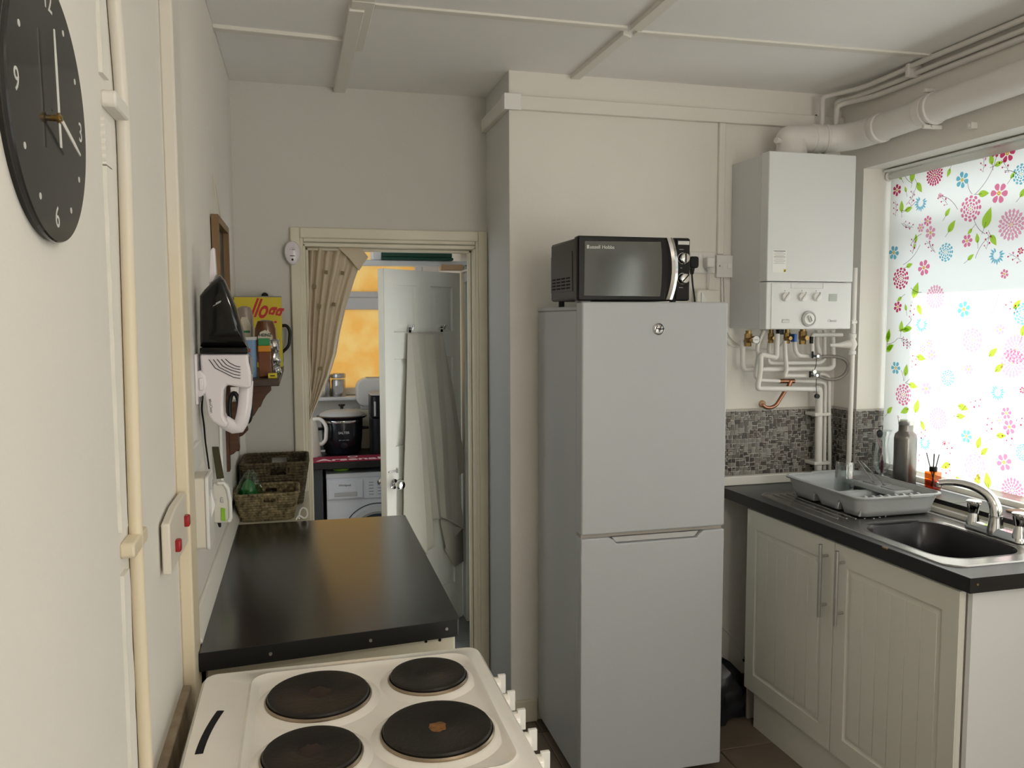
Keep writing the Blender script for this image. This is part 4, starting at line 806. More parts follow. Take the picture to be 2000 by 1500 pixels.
# ================================================================ SEAGRASS BASKETS
def basket(name, label, x0, x1, y0, y1, z0, h, flare, rows, m_, hole, tagm):
    t = thing(name, label, 'basket', ((x0 + x1) / 2, (y0 + y1) / 2, z0), 'seagrass baskets on the left worktop')
    wv = MB(); rr = random.Random(rows)
    for k in range(rows + 1):
        f_ = flare * k / rows; z = z0 + .006 + (h - .010) * k / rows
        P = rrect(x0 - f_, x1 + f_, y0 - f_, y1 + f_, .022, n=4); Q = []
        for i in range(len(P)):
            a, b_ = P[i], P[(i + 1) % len(P)]; L = sqrt((a[0] - b_[0]) ** 2 + (a[1] - b_[1]) ** 2); n = max(1, int(L / .007))
            Q += [(a[0] + (b_[0] - a[0]) * j / n, a[1] + (b_[1] - a[1]) * j / n) for j in range(n)]
        cx, cy = (x0 + x1) / 2, (y0 + y1) / 2; R = []
        for i, (a, b_) in enumerate(Q):
            o = .0018 * (1 if (i + k) % 2 else -1); l = sqrt((a - cx) ** 2 + (b_ - cy) ** 2)
            R.append((a + (a - cx) / l * o, b_ + (b_ - cy) / l * o, z + rr.uniform(-.0008, .0008)))
        rad = (h / rows) * .56 if k < rows else .0062
        if hole and hole[2] <= k <= hole[3]:
            seg, cur = [], []
            for p in R + R[:1]:
                if hole[0] < p[0] < hole[1] and abs(p[0] - cx) < (x1 - x0) * .4:
                    if len(cur) > 1: seg.append(cur)
                    cur = []
                else: cur.append(p)
            if len(cur) > 1: seg.append(cur)
            for s_ in seg: wv.tube(s_, rad, 5)
        else: wv.tube(R, rad, 6 if k == rows else 5, closed=True)
    obj('woven_wall', wv, m_, t)
    obj('base', MB().loft([rrect(x0, x1, y0, y1, .02, z=z0 + .001), rrect(x0, x1, y0, y1, .02, z=z0 + .006)]), m_, t)
    if hole:
        zc = z0 + h * (hole[2] + hole[3]) / 2 / rows; zh = h * (hole[3] - hole[2] + 1) / rows / 2
        for yy, f_ in ((y0, -1), (y1, 1)):
            yq = yy + f_ * flare * .75
            obj('grip_rim', MB().tube([(x, yq, zc + z_) for x, z_ in rrect(hole[0], hole[1], -zh, zh, .006, n=3)], .0032, 6, closed=True), m_, t)
    return t
basket('seagrass_basket', 'larger dark seagrass basket standing behind the smaller one', -0.200, -0.010, 3.115, 3.315, 0.906, .165, .024, 15, 'wicker_d', (-0.125, -0.062, 11, 13), None)
basket('seagrass_basket', 'smaller olive seagrass basket in front, holding a green bag', -0.212, -0.042, 2.885, 3.035, 0.906, .098, .020, 10, 'wicker', (-0.140, -0.095, 7, 8), None)
tag(obj('low_cupboard', MB().box(-0.243, 0.020, 2.842, 3.358, 0.0, 0.904), 'gloss', bevel=.003), 'low cream cupboard under the two seagrass baskets', 'cupboard')
gb = thing('snack_bag', 'crumpled clear and green plastic bag in the front basket', 'bag', (-0.185, 2.80, 0.98))
rr = random.Random(11)
def bagpt(u, v):
    a = 2 * pi * u; r_ = .040 * sin(pi * (.12 + .86 * v)) ** .7 * (1 + .22 * sin(5 * a + 4 * v) + .10 * rr.uniform(-1, 1))
    return (-0.190 + r_ * cos(a) + .018 * (v - .5), 2.955 + r_ * .8 * sin(a), .925 + .150 * v)
obj('film', MB().grid(bagpt, 22, 12), 'clearbag', gb, sub=1)
obj('leaves', MB().loft([[(-0.190 + .030 * cos(a) * k_, 2.955 + .026 * sin(a) * k_, z) for a in [2 * pi * q / 12 for q in range(12)]] for k_, z in ((.7, .93), (1, .96), (.95, 1.00), (.55, 1.03), (.15, 1.04))]), 'green', gb, bevel=.0)
tag(obj('white_cable_coil', MB().tube(smooth_path([(-0.020, 2.868, .909), (-0.018, 2.868, .935), (-0.008, 2.866, .950), (0.006, 2.862, .944), (0.010, 2.862, .922), (-0.002, 2.862, .909), (-0.02, 2.862, .925), (-0.03, 2.862, .909)], .02), .003, 8), 'white'), 'white cable loop standing on the worktop right of the basket', 'cable')

# ================================================================ ALARM, CURTAIN
al = thing('door_alarm', 'egg-shaped white sensor stuck on the left door frame', 'sensor', (-0.024, 3.36, 1.86))
ac = (-0.0241, 3.345, 1.8638)
rings = []
for k_, y in ((1.0, 3.362), (1.0, 3.345), (.93, 3.337), (.75, 3.333)):
    rings.append([(ac[0] + .030 * k_ * cos(t) * (1 + .10 * sin(t)), y, ac[2] + .047 * k_ * sin(t)) for t in [2 * pi * q / 28 for q in range(28)]])
obj('housing', MB().loft(rings), 'pvc_cool', al)
obj('marking', MB().box(ac[0] - .010, ac[0] - .007, 3.3322, 3.3332, ac[2] + .011, ac[2] + .014).box(ac[0] - .002, ac[0] + .010, 3.3322, 3.3332, ac[2] + .011, ac[2] + .014).box(ac[0] - .004, ac[0] + .008, 3.3322, 3.3332, ac[2] + .019, ac[2] + .0198), 'grey', al)
obj('marking', MB().box(ac[0] - .009, ac[0] + .009, 3.3322, 3.3332, ac[2] - .014, ac[2] - .011), 'black', al)
obj('round_mark', MB().cyl((ac[0], 3.3334, ac[2] - .027), (ac[0], 3.3325, ac[2] - .027), .0045, 14), 'black', al)
cu = thing('curtain', 'cream curtain with small tan squares drawn to the left of the doorway', 'curtain', (0.1, 3.42, 1.88))
RE = [(0.0, .272), (.04, .262), (.07, .250), (.10, .247), (.20, .220), (.35, .185), (.50, .158), (.62, .142), (.75, .112), (.88, .070), (1.0, .030)]
def interp(T, v):
    for a, b in zip(T, T[1:]):
        if v <= b[0]: return a[1] + (b[1] - a[1]) * (v - a[0]) / (b[0] - a[0])
    return T[-1][1]
def curt(u, v):
    zt, zb = 1.905, 1.19; z = zt - (zt - zb) * v - .03 * v * (1 - u)
    xr = interp(RE, v); x0 = .010; uu = u ** 1.0
    x = x0 + (xr - x0) * uu
    amp = .012 * (1 - u) ** .8 * (1 - .55 * v) + .004
    y = 3.432 - .010 * v + amp * sin(46 * u ** .8 + 1.2 * v) + .006 * sin(17 * u + 3 * v) + .004 * sin(90 * u) * (1 - u)
    return (x, y, z)
obj('cloth', MB().grid(curt, 110, 50), 'curtain', cu, solid=.0015)
obj('hem_flap', MB().prism([(0.1508, 1.8981), (0.2376, 1.908), (0.2781, 1.8569), (0.2388, 1.8005), (0.2016, 1.848)], 'Y', 3.405, 3.411), 'curtain', cu, bevel=.002)
obj('heading_tape', MB().tube([(0.012, 3.44, 1.893), (0.705, 3.44, 1.888)], .004, 8), 'pvc', cu)
sq_ = MB()
for (x, z) in [(0.1062, 1.7928), (0.1722, 1.7904), (0.135, 1.6619), (0.077, 1.6554), (0.06, 1.7338), (0.0759, 1.3999)]: sq_.prism([(x - .008, z - .006), (x + .006, z - .009), (x + .008, z + .007), (x - .006, z + .009)], 'Y', 3.409, 3.4102)
obj('woven_squares', sq_, 'curtain_sq', cu)

# ================================================================ PANEL DOOR (ajar) + TOWEL
DMX = Matrix(((.798, -.603, 0, .405), (.603, .798, 0, 4.08), (0, 0, 1, 0), (0, 0, 0, 1)))
LW, Z0, Z1 = 0.564, -0.085, 1.853
dr = thing('door_2', 'white six-panel door standing ajar', 'door', (.405, 4.08, -.09)); dr['kind'] = 'structure'; del dr['category']; del dr['label']
def dmb(): return MB(DMX)
st = .062; mid0, mid1 = .235, .330
zr = [(Z0, .13), (.78, .95), (1.40, 1.535), (1.775, Z1)]       # rails
b = dmb().box(0, LW, .010, .038, Z0, Z1)
obj('slab', b, 'door', dr)
b = dmb()
for x0, x1 in ((0, st), (mid0, mid1), (LW - st, LW)): b.box(x0, x1, -.003, .011, Z0, Z1)
for z0, z1 in zr:
    b.box(st, mid0, -.003, .011, z0, z1).box(mid1, LW - st, -.003, .011, z0, z1)
obj('stiles_and_rails', b, 'door', dr)
for x0, x1 in ((st, mid0), (mid1, LW - st)):
    for (a, c) in zip(zr, zr[1:]):
        z0, z1 = a[1], c[0]; b = dmb()
        def R(i, y): return [(x0 + i, y, z0 + i), (x1 - i, y, z0 + i), (x1 - i, y, z1 - i), (x0 + i, y, z1 - i)]
        b.loft([R(0, -.003), R(.004, .007), R(.014, .007), R(.036, -.002), R(.040, -.002)], cap0=False)
        obj('raised_panel', b, 'door', dr)
obj('edge_band', dmb().box(-.003, .001, -.002, .038, Z0, Z1), 'gloss', dr)
(kx, kz), = [(0.045, 0.7616)]
kn = obj('knob', dmb().lathe([(.026, 0), (.026, -.006), (.010, -.008), (.009, -.030), (.024, -.040), (.027, -.052), (.020, -.064), (.001, -.067)][::-1], (kx, -.003, kz), 'Y', 24), 'chrome', dr)
obj('knob', dmb().lathe([(.026, .038), (.010, .046), (.009, .065), (.026, .080), (.020, .098), (.001, .100)], (kx, 0, kz), 'Y', 24), 'chrome', dr)
obj('latch_bolt', dmb().box(kx - .035, kx + .03, -.010, -.003, kz + .062, kz + .070).box(kx + .02, kx + .026, -.013, -.003, kz + .055, kz + .080), 'steel', dr, bevel=.001)
(hx0, hz0), (hx1, hz1) = [(0.1711, 1.5447), (0.4093, 1.5444)]
for hx_, n_ in ((hx0, 0), (hx1, 1)):
    h_ = tag(obj('coat_hook', dmb().box(hx_ - .009, hx_ + .009, -.008, -.003, hz0 - .012, hz0 + .014).tube([(hx_, -.008, hz0 + .006), (hx_, -.026, hz0 + .004), (hx_, -.032, hz0 + .018)], .004, 8).ball((hx_, -.032, hz0 + .022), .0065, 10), 'chrome'),
        ('chrome hook holding the left corner of the towel', 'chrome hook holding the right corner of the towel')[n_], 'hook', 'door hooks')
tw = thing('towel', 'long beige towel draped from two hooks on the white door', 'towel', (.6, 4.15, 1.5))
TL = [(0.1366, 1.5322), (0.1095, 1.2458), (0.0886, 0.9055), (0.0778, 0.7214), (0.1195, 0.6068), (0.2285, 0.3707)]
TR = [(0.3877, 1.5284), (0.4653, 1.2769), (0.541, 0.959), (0.5727, 0.7385), (0.5159, 0.6465), (0.5323, 0.23)]
BOT = [(0.0778, 0.7214), (0.2284, 0.3652), (0.2602, 0.4079), (0.2928, 0.49), (0.3015, 0.5441), (0.3172, 0.5354), (0.3893, 0.5098), (0.4304, 0.513), (0.4339, 0.4666), (0.4785, 0.3591), (0.5323, 0.23)]
tz = TL[0][1]
def side(T, z):
    for a, b_ in zip(T, T[1:]):
        if b_[1] <= z <= a[1]: return a[0] + (b_[0] - a[0]) * (a[1] - z) / (a[1] - b_[1] + 1e-9)
    return T[-1][0]
TT = [(0.1427, 1.532), (0.15, 1.5319), (0.161, 1.5318), (0.1628, 1.5317), (0.1757, 1.5315), (0.1775, 1.5315), (0.2016, 1.5311), (0.2656, 1.5302), (0.3273, 1.5292), (0.3824, 1.5284), (0.4024, 1.5281), (0.3982, 1.5145), (0.4101, 1.5088)]
TE = [(0.0776, 0.5812), (0.1492, 0.4692), (0.2346, 0.3564), (0.2386, 0.361), (0.2898, 0.3884), (0.2919, 0.5249), (0.3316, 0.5254), (0.3637, 0.5275), (0.3919, 0.5163), (0.4492, 0.4877), (0.5415, 0.4253), (0.5111, 0.7324), (0.5842, 0.7502)]
TU = (0, .11, .215, .225, .355, .365, .45, .55, .66, .77, .86, .868, 1.0)
TD = (.020, .030, .044, .016, .044, .014, .036, .018, .030, .018, .028, .008, .010)
def tab(T, u):
    for k in range(len(TU) - 1):
        if u <= TU[k + 1]: t = (u - TU[k]) / (TU[k + 1] - TU[k]); return tuple(a + (b - a) * t for a, b in zip(T[k], T[k + 1]))
    return T[-1]
def tow(u, v):
    a, c = tab(TT, u), tab(TE, u); d_, = tab([(q,) for q in TD], u); g = min(1, .35 + v * 1.3)
    x = a[0] + (c[0] - a[0]) * v + .006 * sin(pi * v) * (u - .5) + .003 * sin(9 * v + 11 * u) * v
    return (x, -.012 - d_ * g - .003 * sin(14 * v + 9 * u) * v, a[1] + (c[1] - a[1]) * v)
obj('cloth', dmb().grid(tow, 160, 60), 'towel', tw, solid=.002)
FC = [(0.3758, 0.5279), (0.546, 0.4361), (0.5458, 0.4244), (0.3897, 0.3601), (0.5437, 0.243), (0.4793, 0.2235), (0.4058, 0.3364), (0.3673, 0.5013)]
fy = (-.020, -.030, -.026, -.042, -.030, -.022, -.018, -.024)
obj('turned_corner', dmb().add([(p[0], y_, p[1]) for p, y_ in zip(FC, fy)], [(0, 1, 2, 3, 7), (3, 2, 4), (3, 4, 5, 6)]), 'towel', tw, solid=.003)

# ================================================================ UTILITY ROOM THINGS
UZ = .775
ct = tag(obj('worktop', MB().box(-.44, .90, 4.74, 5.42, UZ - .038, UZ), 'top_edge', bevel=.003), 'dark worktop in the far utility room under the orange window', 'worktop')
pn = tag(obj('side_panel', MB().box(-.05, .105, 4.77, 5.38, -.10, UZ - .040), 'anthracite'), 'dark grey panel left of the washing machine', 'panel')
wm = thing('washing_machine', 'white front-loading washing machine under the far counter', 'washing machine', (.41, 5.05, -.1))
WX0, WX1, WYF = .125, .710, 4.785
obj('case', MB().box(WX0, WX1, WYF, 5.36, -.095, .700), 'washer', wm, bevel=.006)
obj('top_panel', MB().box(WX0 - .001, WX1 + .001, WYF - .003, 5.36, .672, .702), 'washer', wm, bevel=.005)
obj('fascia', MB().box(WX0 + .002, WX1 - .002, WYF - .006, WYF, .545, .668), 'washer', wm, bevel=.003)
dw = obj('detergent_drawer', MB().box(WX0 + .010, WX0 + .210, WYF - .012, WYF - .004, .553, .660), 'washer', wm, bevel=.003)
obj('grip', MB().box(WX0 + .045, WX0 + .175, WYF - .0135, WYF - .010, .565, .592), 'lgrey', dw, bevel=.004)
text('lettering', 'Whirlpool', .017, (WX0 + .105, WYF - .0125, .632), '-Y', 'black', dw)
for r_ in range(5):
    for c_ in range(2): obj('program_mark', MB().box(WX0 + .245 + c_ * .05, WX0 + .272 + c_ * .05, WYF - .0068, WYF - .0058, .640 - r_ * .018, .643 - r_ * .018), 'grey', wm)
obj('program_dial', MB().lathe([(.001, -.026), (.022, -.024), (.026, 0)], (WX0 + .35, WYF - .006, .605), 'Y', 28), 'chrome', wm)
po = obj('door', MB().lathe([(.001, -.030), (.12, -.030), (.150, -.022), (.168, 0)], (WX0 + .292, WYF, .305), 'Y', 48), 'seal', wm)
obj('door_ring', MB().lathe([(.150, -.025), (.165, -.030), (.190, -.020), (.200, 0)], (WX0 + .292, WYF, .305), 'Y', 56, cap0=False, cap1=False), 'lgrey', po)
obj('door_seam', MB().lathe([(.206, -.002), (.211, -.002)], (WX0 + .292, WYF - .0005, .305), 'Y', 56, cap0=False, cap1=False), 'black', po)
sg = tag(obj('sponge_cloth', MB().ball((.215, 4.86, .716), .05, 14, .25), 'lime'), 'lime green cloth lying on top of the washing machine', 'cloth')
mt = thing('bar_towel', 'crimson bar towel with white lettering on the far counter edge', 'bar towel', (.25, 4.85, UZ))
obj('mat', MB().prism(rrect(-.10, .60, 4.748, 4.93, .015), 'Z', UZ + .0005, UZ + .006), 'maroon', mt, bevel=.002)
text('lettering', 'Arsenal', .095, (.262, 4.800, UZ + .0065), '+Z', 'pink', mt, ext=.0008, bold=.0022, sx=1.28)
obj('crest', MB().lathe([(.030, 0), (.030, .0012)], (.285, 4.888, UZ + .006), n=24), 'pink', mt)
obj('crest_inner', MB().lathe([(.020, 0), (.020, .0016)], (.285, 4.888, UZ + .006), n=24), 'maroon', mt)
sc = thing('slow_cooker', 'black oval slow cooker with glass lid on the far counter', 'slow cooker', (.255, 5.08, UZ))
sx_, sy_ = .235, 5.07
obj('base', MB().lathe([(.100, .002), (.112, .015), (.122, .10), (.126, .195), (.124, .200)], (sx_, sy_, UZ), n=48, sy=.85), 'cooker_black', sc)
obj('crock_rim', MB().lathe([(.126, .198), (.129, .206), (.128, .212)], (sx_, sy_, UZ), n=48, sy=.85), 'chrome', sc)
obj('rim', MB().lathe([(.128, .214), (.150, .228), (.153, .236), (.140, .240)], (sx_, sy_, UZ), n=48, sy=.85), 'cooker_black', sc)
ld = obj('glass_lid', MB().lathe([(.139, .238), (.132, .250), (.090, .268), (.03, .277), (.001, .278)], (sx_, sy_, UZ), n=48, sy=.85), 'lgrey', sc)
obj('lid_knob', MB().lathe([(.010, .277), (.009, .288), (.022, .298), (.020, .306), (.001, .308)], (sx_, sy_, UZ), n=24), 'black', ld)
for s_ in (-1, 1): obj('side_handle', MB().box(sx_ + s_ * .120, sx_ + s_ * .162, sy_ - .03, sy_ + .03, UZ + .150, UZ + .165), 'black', sc, bevel=.006)
obj('control_dial', MB().lathe([(.001, -.014), (.018, -.012), (.020, 0)], (sx_ + .005, sy_ - .104, UZ + .065), 'Y', 20), 'black', sc)
text('lettering', 'SALTER', .020, (sx_ + .005, sy_ - .1055, UZ + .140), '-Y', 'lgrey', sc, bold=.0004)
text('lettering', 'OFF  LOW  HIGH', .008, (sx_ + .005, sy_ - .103, UZ + .095), '-Y', 'lgrey', sc)
kt = thing('kettle', 'cream white kettle half hidden by the left door frame', 'kettle', (.02, 4.98, UZ))
obj('body', MB().lathe([(.076, .002), (.076, .02), (.066, .12), (.058, .205), (.050, .222), (.001, .228)], (.028, 4.98, UZ), n=36), 'kettle', kt)
obj('base', MB().lathe([(.080, .001), (.080, .012)], (.028, 4.98, UZ), n=36), 'lgrey', kt)
obj('handle', MB().tube(smooth_path([(.060, 4.97, UZ + .228), (.105, 4.96, UZ + .232), (.138, 4.95, UZ + .190), (.132, 4.95, UZ + .10), (.105, 4.96, UZ + .075), (.090, 4.97, UZ + .085)], .03), .0115, 12), 'kettle', kt)
obj('switch_tab', MB().box(.100, .128, 4.955, 4.975, UZ + .030, UZ + .042), 'lgrey', kt, bevel=.003)
for i, (x, lab) in enumerate(((.135, 'steel canister on the far sill, left, partly behind the curtain'), (.232, 'steel canister with clear window on the far sill beside the toaster'))):
    c_ = thing('canister', lab, 'canister', (x, 5.385, 1.10), 'storage canisters on the far window sill')
    obj('body', MB().lathe([(.044, .001), (.046, .006), (.046, .105), (.042, .112)], (x, 5.385, 1.0995), n=32), 'steel', c_)
    obj('collar', MB().lathe([(.0465, .110), (.0465, .122)], (x, 5.385, 1.0995), n=32), 'pane' if i else 'steel', c_)
    obj('lid', MB().lathe([(.047, .122), (.048, .126), (.048, .146), (.044, .152), (.001, .153)], (x, 5.385, 1.0995), n=32), 'steel', c_)
    if i: obj('window', MB().prism(rrect(x - .028, x + .028, 1.125, 1.175, .02), 'Y', 5.3375, 5.341), 'lgrey', c_)
ts = thing('toaster', 'rounded white toaster on the far sill against the orange window', 'toaster', (.50, 5.30, 1.0))
obj('body', MB().prism(rrect(.335, .640, 1.045, 1.225, .060, n=8), 'Y', 5.215, 5.325), 'pvc', ts, bevel=.012, seg=4)
obj('slot_plate', MB().box(.40, .60, 5.23, 5.31, 1.224, 1.230), 'lgrey', ts, bevel=.003)
obj('foot_band', MB().box(.365, .62, 5.22, 5.32, 1.025, 1.046), 'lgrey', ts, bevel=.004)
rk = tag(obj('appliance_riser', MB().box(.33, .66, 5.21, 5.40, .776, 1.024), 'gloss', bevel=.003), 'cream box riser under the toaster at the back of the far counter', 'riser')
af = thing('coffee_machine', 'tall black appliance on the far counter beside the door edge', 'appliance', (.50, 5.0, UZ))
obj('body', MB().prism(rrect(.405, .60, 4.93, 5.16, .045, n=6), 'Z', UZ + .002, UZ + .225), 'black', af, bevel=.006)
obj('upper_body', MB().prism(rrect(.402, .603, 4.925, 5.16, .045, n=6), 'Z', UZ + .228, UZ + .365), 'black', af, bevel=.008)
obj('top_cap', MB().prism(rrect(.400, .605, 4.922, 5.162, .045, n=6), 'Z', UZ + .365, UZ + .375), 'lgrey', af, bevel=.004)
obj('water_window', MB().box(.420, .432, 4.921, 4.93, UZ + .24, UZ + .33), 'lgrey', af, bevel=.003)
gc = thing('storage_crate', 'dark green crate lying on the rail above the far door', 'crate', (.6, 4.45, 1.92))
obj('body', MB().box(.428, .80, 4.34, 4.62, 1.930, 2.10), 'box_green', gc, bevel=.004)
obj('lower_rim', MB().box(.422, .806, 4.334, 4.626, 1.916, 1.930), 'box_green', gc, bevel=.003)
obj('clip', MB().box(.69, .73, 4.328, 4.336, 1.966, 1.982), 'steel', gc, bevel=.002)
tag(obj('white_end_block', MB().box(.375, .425, 4.35, 4.50, 1.916, 2.02), 'upvc', bevel=.006), 'small white box at the left end of the green crate', 'box')

# ================================================================ FRIDGE FREEZER
fr = thing('fridge_freezer', 'tall silvery white fridge freezer with a round badge', 'fridge', (1.135, 2.74, 0))
GX0, GX1 = .878, 1.400
obj('body', MB().box(GX0 + .004, GX1 - .004, 2.535, 2.985, .03, 1.628), 'fridge', fr, bevel=.004)
obj('top_board', MB().box(GX0 + .002, GX1 - .002, 2.530, 2.988, 1.628, 1.642), 'fridge', fr, bevel=.004)
obj('feet', MB().box(GX0 + .03, GX1 - .03, 2.56, 2.96, 0, .03), 'black', fr)
obj('door_seal', MB().box(GX0 + .008, GX1 - .008, 2.527, 2.536, .07, 1.650), 'lgrey', fr)
obj('upper_door', MB().box(GX0, GX1, 2.470, 2.528, .888, 1.655), 'fridge', fr, bevel=.006, seg=3)
nx0, nx1 = .975, 1.325
ld = MB().prism([(GX0, .035), (GX1, .035), (GX1, .876), (nx1, .876), (nx1 - .018, .866), (nx1 - .028, .852), (nx0 + .028, .852), (nx0 + .018, .866), (nx0, .876), (GX0, .876)], 'Y', 2.470, 2.500)
ldo = obj('lower_door', ld.box(GX0, GX1, 2.4995, 2.528, .035, .876), 'fridge', fr, bevel=.004, seg=3)
obj('grip_scoop', MB().prism([(nx0 + .03, .853), (nx1 - .03, .853), (nx1 - .015, .872), (nx0 + .015, .872)], 'Y', 2.484, 2.500), 'lgrey', ldo, bevel=.003)
obj('seam_shadow', MB().box(GX0 + .004, GX1 - .004, 2.486, 2.526, .876, .888), 'unit_edge', fr)
bg_ = obj('badge', MB().lathe([(.018, -.0045), (.0195, -.0035), (.0195, 0)], (1.145, 2.470, 1.566), 'Y', 36), 'steel', fr)
obj('badge_ring', MB().lathe([(.0158, -.0052), (.0176, -.0052), (.0176, -.004), (.0158, -.004)], (1.145, 2.470, 1.566), 'Y', 36, cap0=False, cap1=False), 'black', bg_)
text('badge_script', 'H', .030, (1.1385, 2.4652, 1.5665), '-Y', 'black', bg_, shear=.35, bold=.0002)
text('badge_script', 'oover', .0105, (1.1520, 2.4652, 1.5660), '-Y', 'black', bg_, shear=.3, rot=.12, bold=.0002)
obj('hinge_cap', MB().box(GX0 + .006, GX0 + .04, 2.50, 2.56, 1.655, 1.662), 'grey', fr, bevel=.002)

# ================================================================ MICROWAVE
mw = thing('microwave', 'black microwave with chrome curved handle on top of the fridge', 'microwave', (1.07, 2.65, 1.655))
MX0, MX1, MF, MBk, MZ0, MZ1 = .868, 1.268, 2.500, 2.790, 1.661, 1.868
RT = Matrix.Rotation(0.02, 4, 'Z'); 
obj('case', MB().box(MX0 + .004, MX1 - .004, MF + .02, MBk, MZ0, MZ1 - .004), 'mw_side', mw, bevel=.010, seg=3)
tp = MB().loft([rrect(MX0 + .03, MX1 - .08, MF + .05, MBk - .01, .03, z=MZ1 - .006), rrect(MX0 + .05, MX1 - .10, MF + .07, MBk - .03, .03, z=MZ1 + .004)])
obj('top_bulge', tp, 'mw_side', mw)
obj('front_frame', MB().prism(rrect(MX0, MX1, MZ0 - .002, MZ1, .008), 'Y', MF - .004, MF + .022), 'black', mw, bevel=.002)
obj('side_recess', MB().prism([(MF + .045, MZ0 + .03), (MF + .05, MZ1 - .045), (MBk - .01, MZ1 - .05), (MBk - .01, MZ0 + .03)], 'X', MX0 + .002, MX0 + .0045), 'mw_side', mw, bevel=.001)
for i in range(4):
    for j in range(4):
        y = MF + .07 + i * .052; z = MZ0 + .040 + j * .011
        obj('vent_slot', MB().box(MX0 + .0010, MX0 + .003, y, y + .038, z, z + .005), 'dark', mw)
dd = obj('door', MB().prism(rrect(MX0 + .004, 1.198, MZ0, MZ1 - .002, .006), 'Y', MF - .012, MF - .003), 'black', mw, bevel=.002)
WP = [(MX0 + .022, MZ0 + .014), (1.158, MZ0 + .012), (1.162, MZ0 + .05), (1.1635, 1.765), (1.162, MZ1 - .05), (1.158, MZ1 - .015), (MX0 + .024, MZ1 - .018)]
obj('glass', MB().prism(WP, 'Y', MF - .0132, MF - .0118), 'mw_glass', dd, bevel=.0006)
text('lettering', 'Russell Hobbs', .0165, (.947, MF - .0138, MZ1 - .0365), '-Y', 'ink', dd, bold=.0001)
obj('logo_bars', MB().box(.8995, .9015, MF - .0137, MF - .013, MZ1 - .042, MZ1 - .030).box(.9030, .9050, MF - .0137, MF - .013, MZ1 - .042, MZ1 - .030), 'ink', dd)
hp2 = []
for k in range(13):
    t = k / 12; z = MZ0 + .002 + (MZ1 - MZ0 - .004) * t; bow = .016 * (1 - (2 * t - 1) ** 2)
    w_ = .013 + .004 * (1 - (2 * t - 1) ** 2) * 0; xc = 1.186 + bow * .75
    hp2.append([(xc - w_, MF - .012, z), (xc - w_ + .002, MF - .022 - bow, z), (xc, MF - .026 - bow, z), (xc + w_ - .002, MF - .022 - bow, z), (xc + w_, MF - .012, z)])
obj('handle', MB().loft(hp2), 'chrome', dd)
cpn = obj('control_panel', MB().box(1.216, MX1 - .003, MF - .010, MF - .003, MZ0 + .002, MZ1 - .004), 'black', mw, bevel=.002)
obj('badge_plate', MB().box(1.221, 1.262, MF - .0115, MF - .0095, 1.845, 1.858), 'steel', cpn, bevel=.001)
for z, a in ((1.800, pi / 2), (1.733, .8)):
    k_ = obj('knob', MB().lathe([(.001, -.026), (.014, -.025), (.0165, -.022), (.0175, -.004), (.019, -.003), (.019, 0)], (1.238, MF - .010, z), 'Y', 32), 'chrome', cpn)
    obj('knob_bar', MB(Matrix.Translation((1.238, MF - .037, z)) @ Matrix.Rotation(-a, 4, 'Y')).box(-.014, .014, -.001, .003, -.0016, .0016), 'black', k_)
for z, w_ in ((1.829, .008), (1.768, .003), (1.703, .007)): obj('marking', MB().box(1.234 - w_, 1.234 + w_, MF - .0106, MF - .0098, z, z + .0012), 'ink', cpn)
for x in (MX0 + .035, MX1 - .035):
    for y in (MF + .05, MBk - .03): obj('foot', MB().cyl((x, y, 1.642 if y > 2.6 else 1.642), (x, y, MZ0 + .002), .011, 12), 'black', mw)

# ================================================================ SOCKETS, PLUGS, LEADS
WF = 3.0
s1 = thing('double_socket', 'white double socket partly hidden behind the microwave', 'socket', (1.60, WF, 1.81))
cx_ = (1.6001, 2.99, 1.8312); 
obj('plate', MB().prism(rrect(1.520, 1.632, 1.790 - .008, 1.868, .006), 'Y', 2.988, WF), 'pvc', s1, bevel=.003)
obj('switch', MB().box(1.575, 1.587, 2.985, 2.989, 1.842, 1.860), 'white', s1, bevel=.001)
obj('switch', MB().box(1.555, 1.567, 2.985, 2.989, 1.842, 1.860), 'white', s1, bevel=.001)
for x, m_, lab, nm in ((1.545, 'black', 'black plug behind the right edge of the microwave with lead falling down', 'b'), (1.608, 'pvc', 'white plug with lead in the double socket behind the fridge', 'w')):
    if nm == 'b':
        p_ = thing('plug', lab, 'plug', (1.53, 2.96, 1.82)); c = (1.5116, 2.95, 1.8211)
        obj('body', MB().prism(rrect(c[0] - .018, c[0] + .020, c[2] - .022, c[2] + .024, .010), 'Y', 2.935, 2.987), m_, p_, bevel=.004)
        obj('sleeve', MB().prism([(c[0] - .006, c[2] - .018), (c[0] + .012, c[2] - .018), (c[0] + .006, c[2] - .046), (c[0] - .002, c[2] - .046)], 'Y', 2.950, 2.970), m_, p_, bevel=.003)
        obj('lead', MB().tube(smooth_path([(c[0] + .002, 2.96, c[2] - .04), (c[0], 2.95, 1.74), (c[0] + .014, 2.95, 1.66), (c[0] + .014, 2.992, 1.2)], .05), .0036, 8), m_, p_)
    else:
        p_ = thing('plug', lab, 'plug', (x, 2.96, 1.82)); c = (1.5931, 2.96, 1.825)
        obj('body', MB().prism(rrect(c[0] - .018, c[0] + .018, c[2] - .022, c[2] + .020, .008), 'Y', 2.950, 2.987), m_, p_, bevel=.005)
        for k in range(3): obj('strain_relief', MB().box(c[0] - .012 + k * .002, c[0] + .010, 2.962, 2.974, c[2] - .027 - k * .005, c[2] - .024 - k * .005), m_, p_)
        obj('lead', MB().tube(smooth_path([(c[0] + .003, 2.968, c[2] - .02), (c[0] + .008, 2.98, 1.72), (c[0] + .010, 2.982, 1.40), (c[0] + .02, 2.993, .6)], .05), .0028, 8), m_, p_)
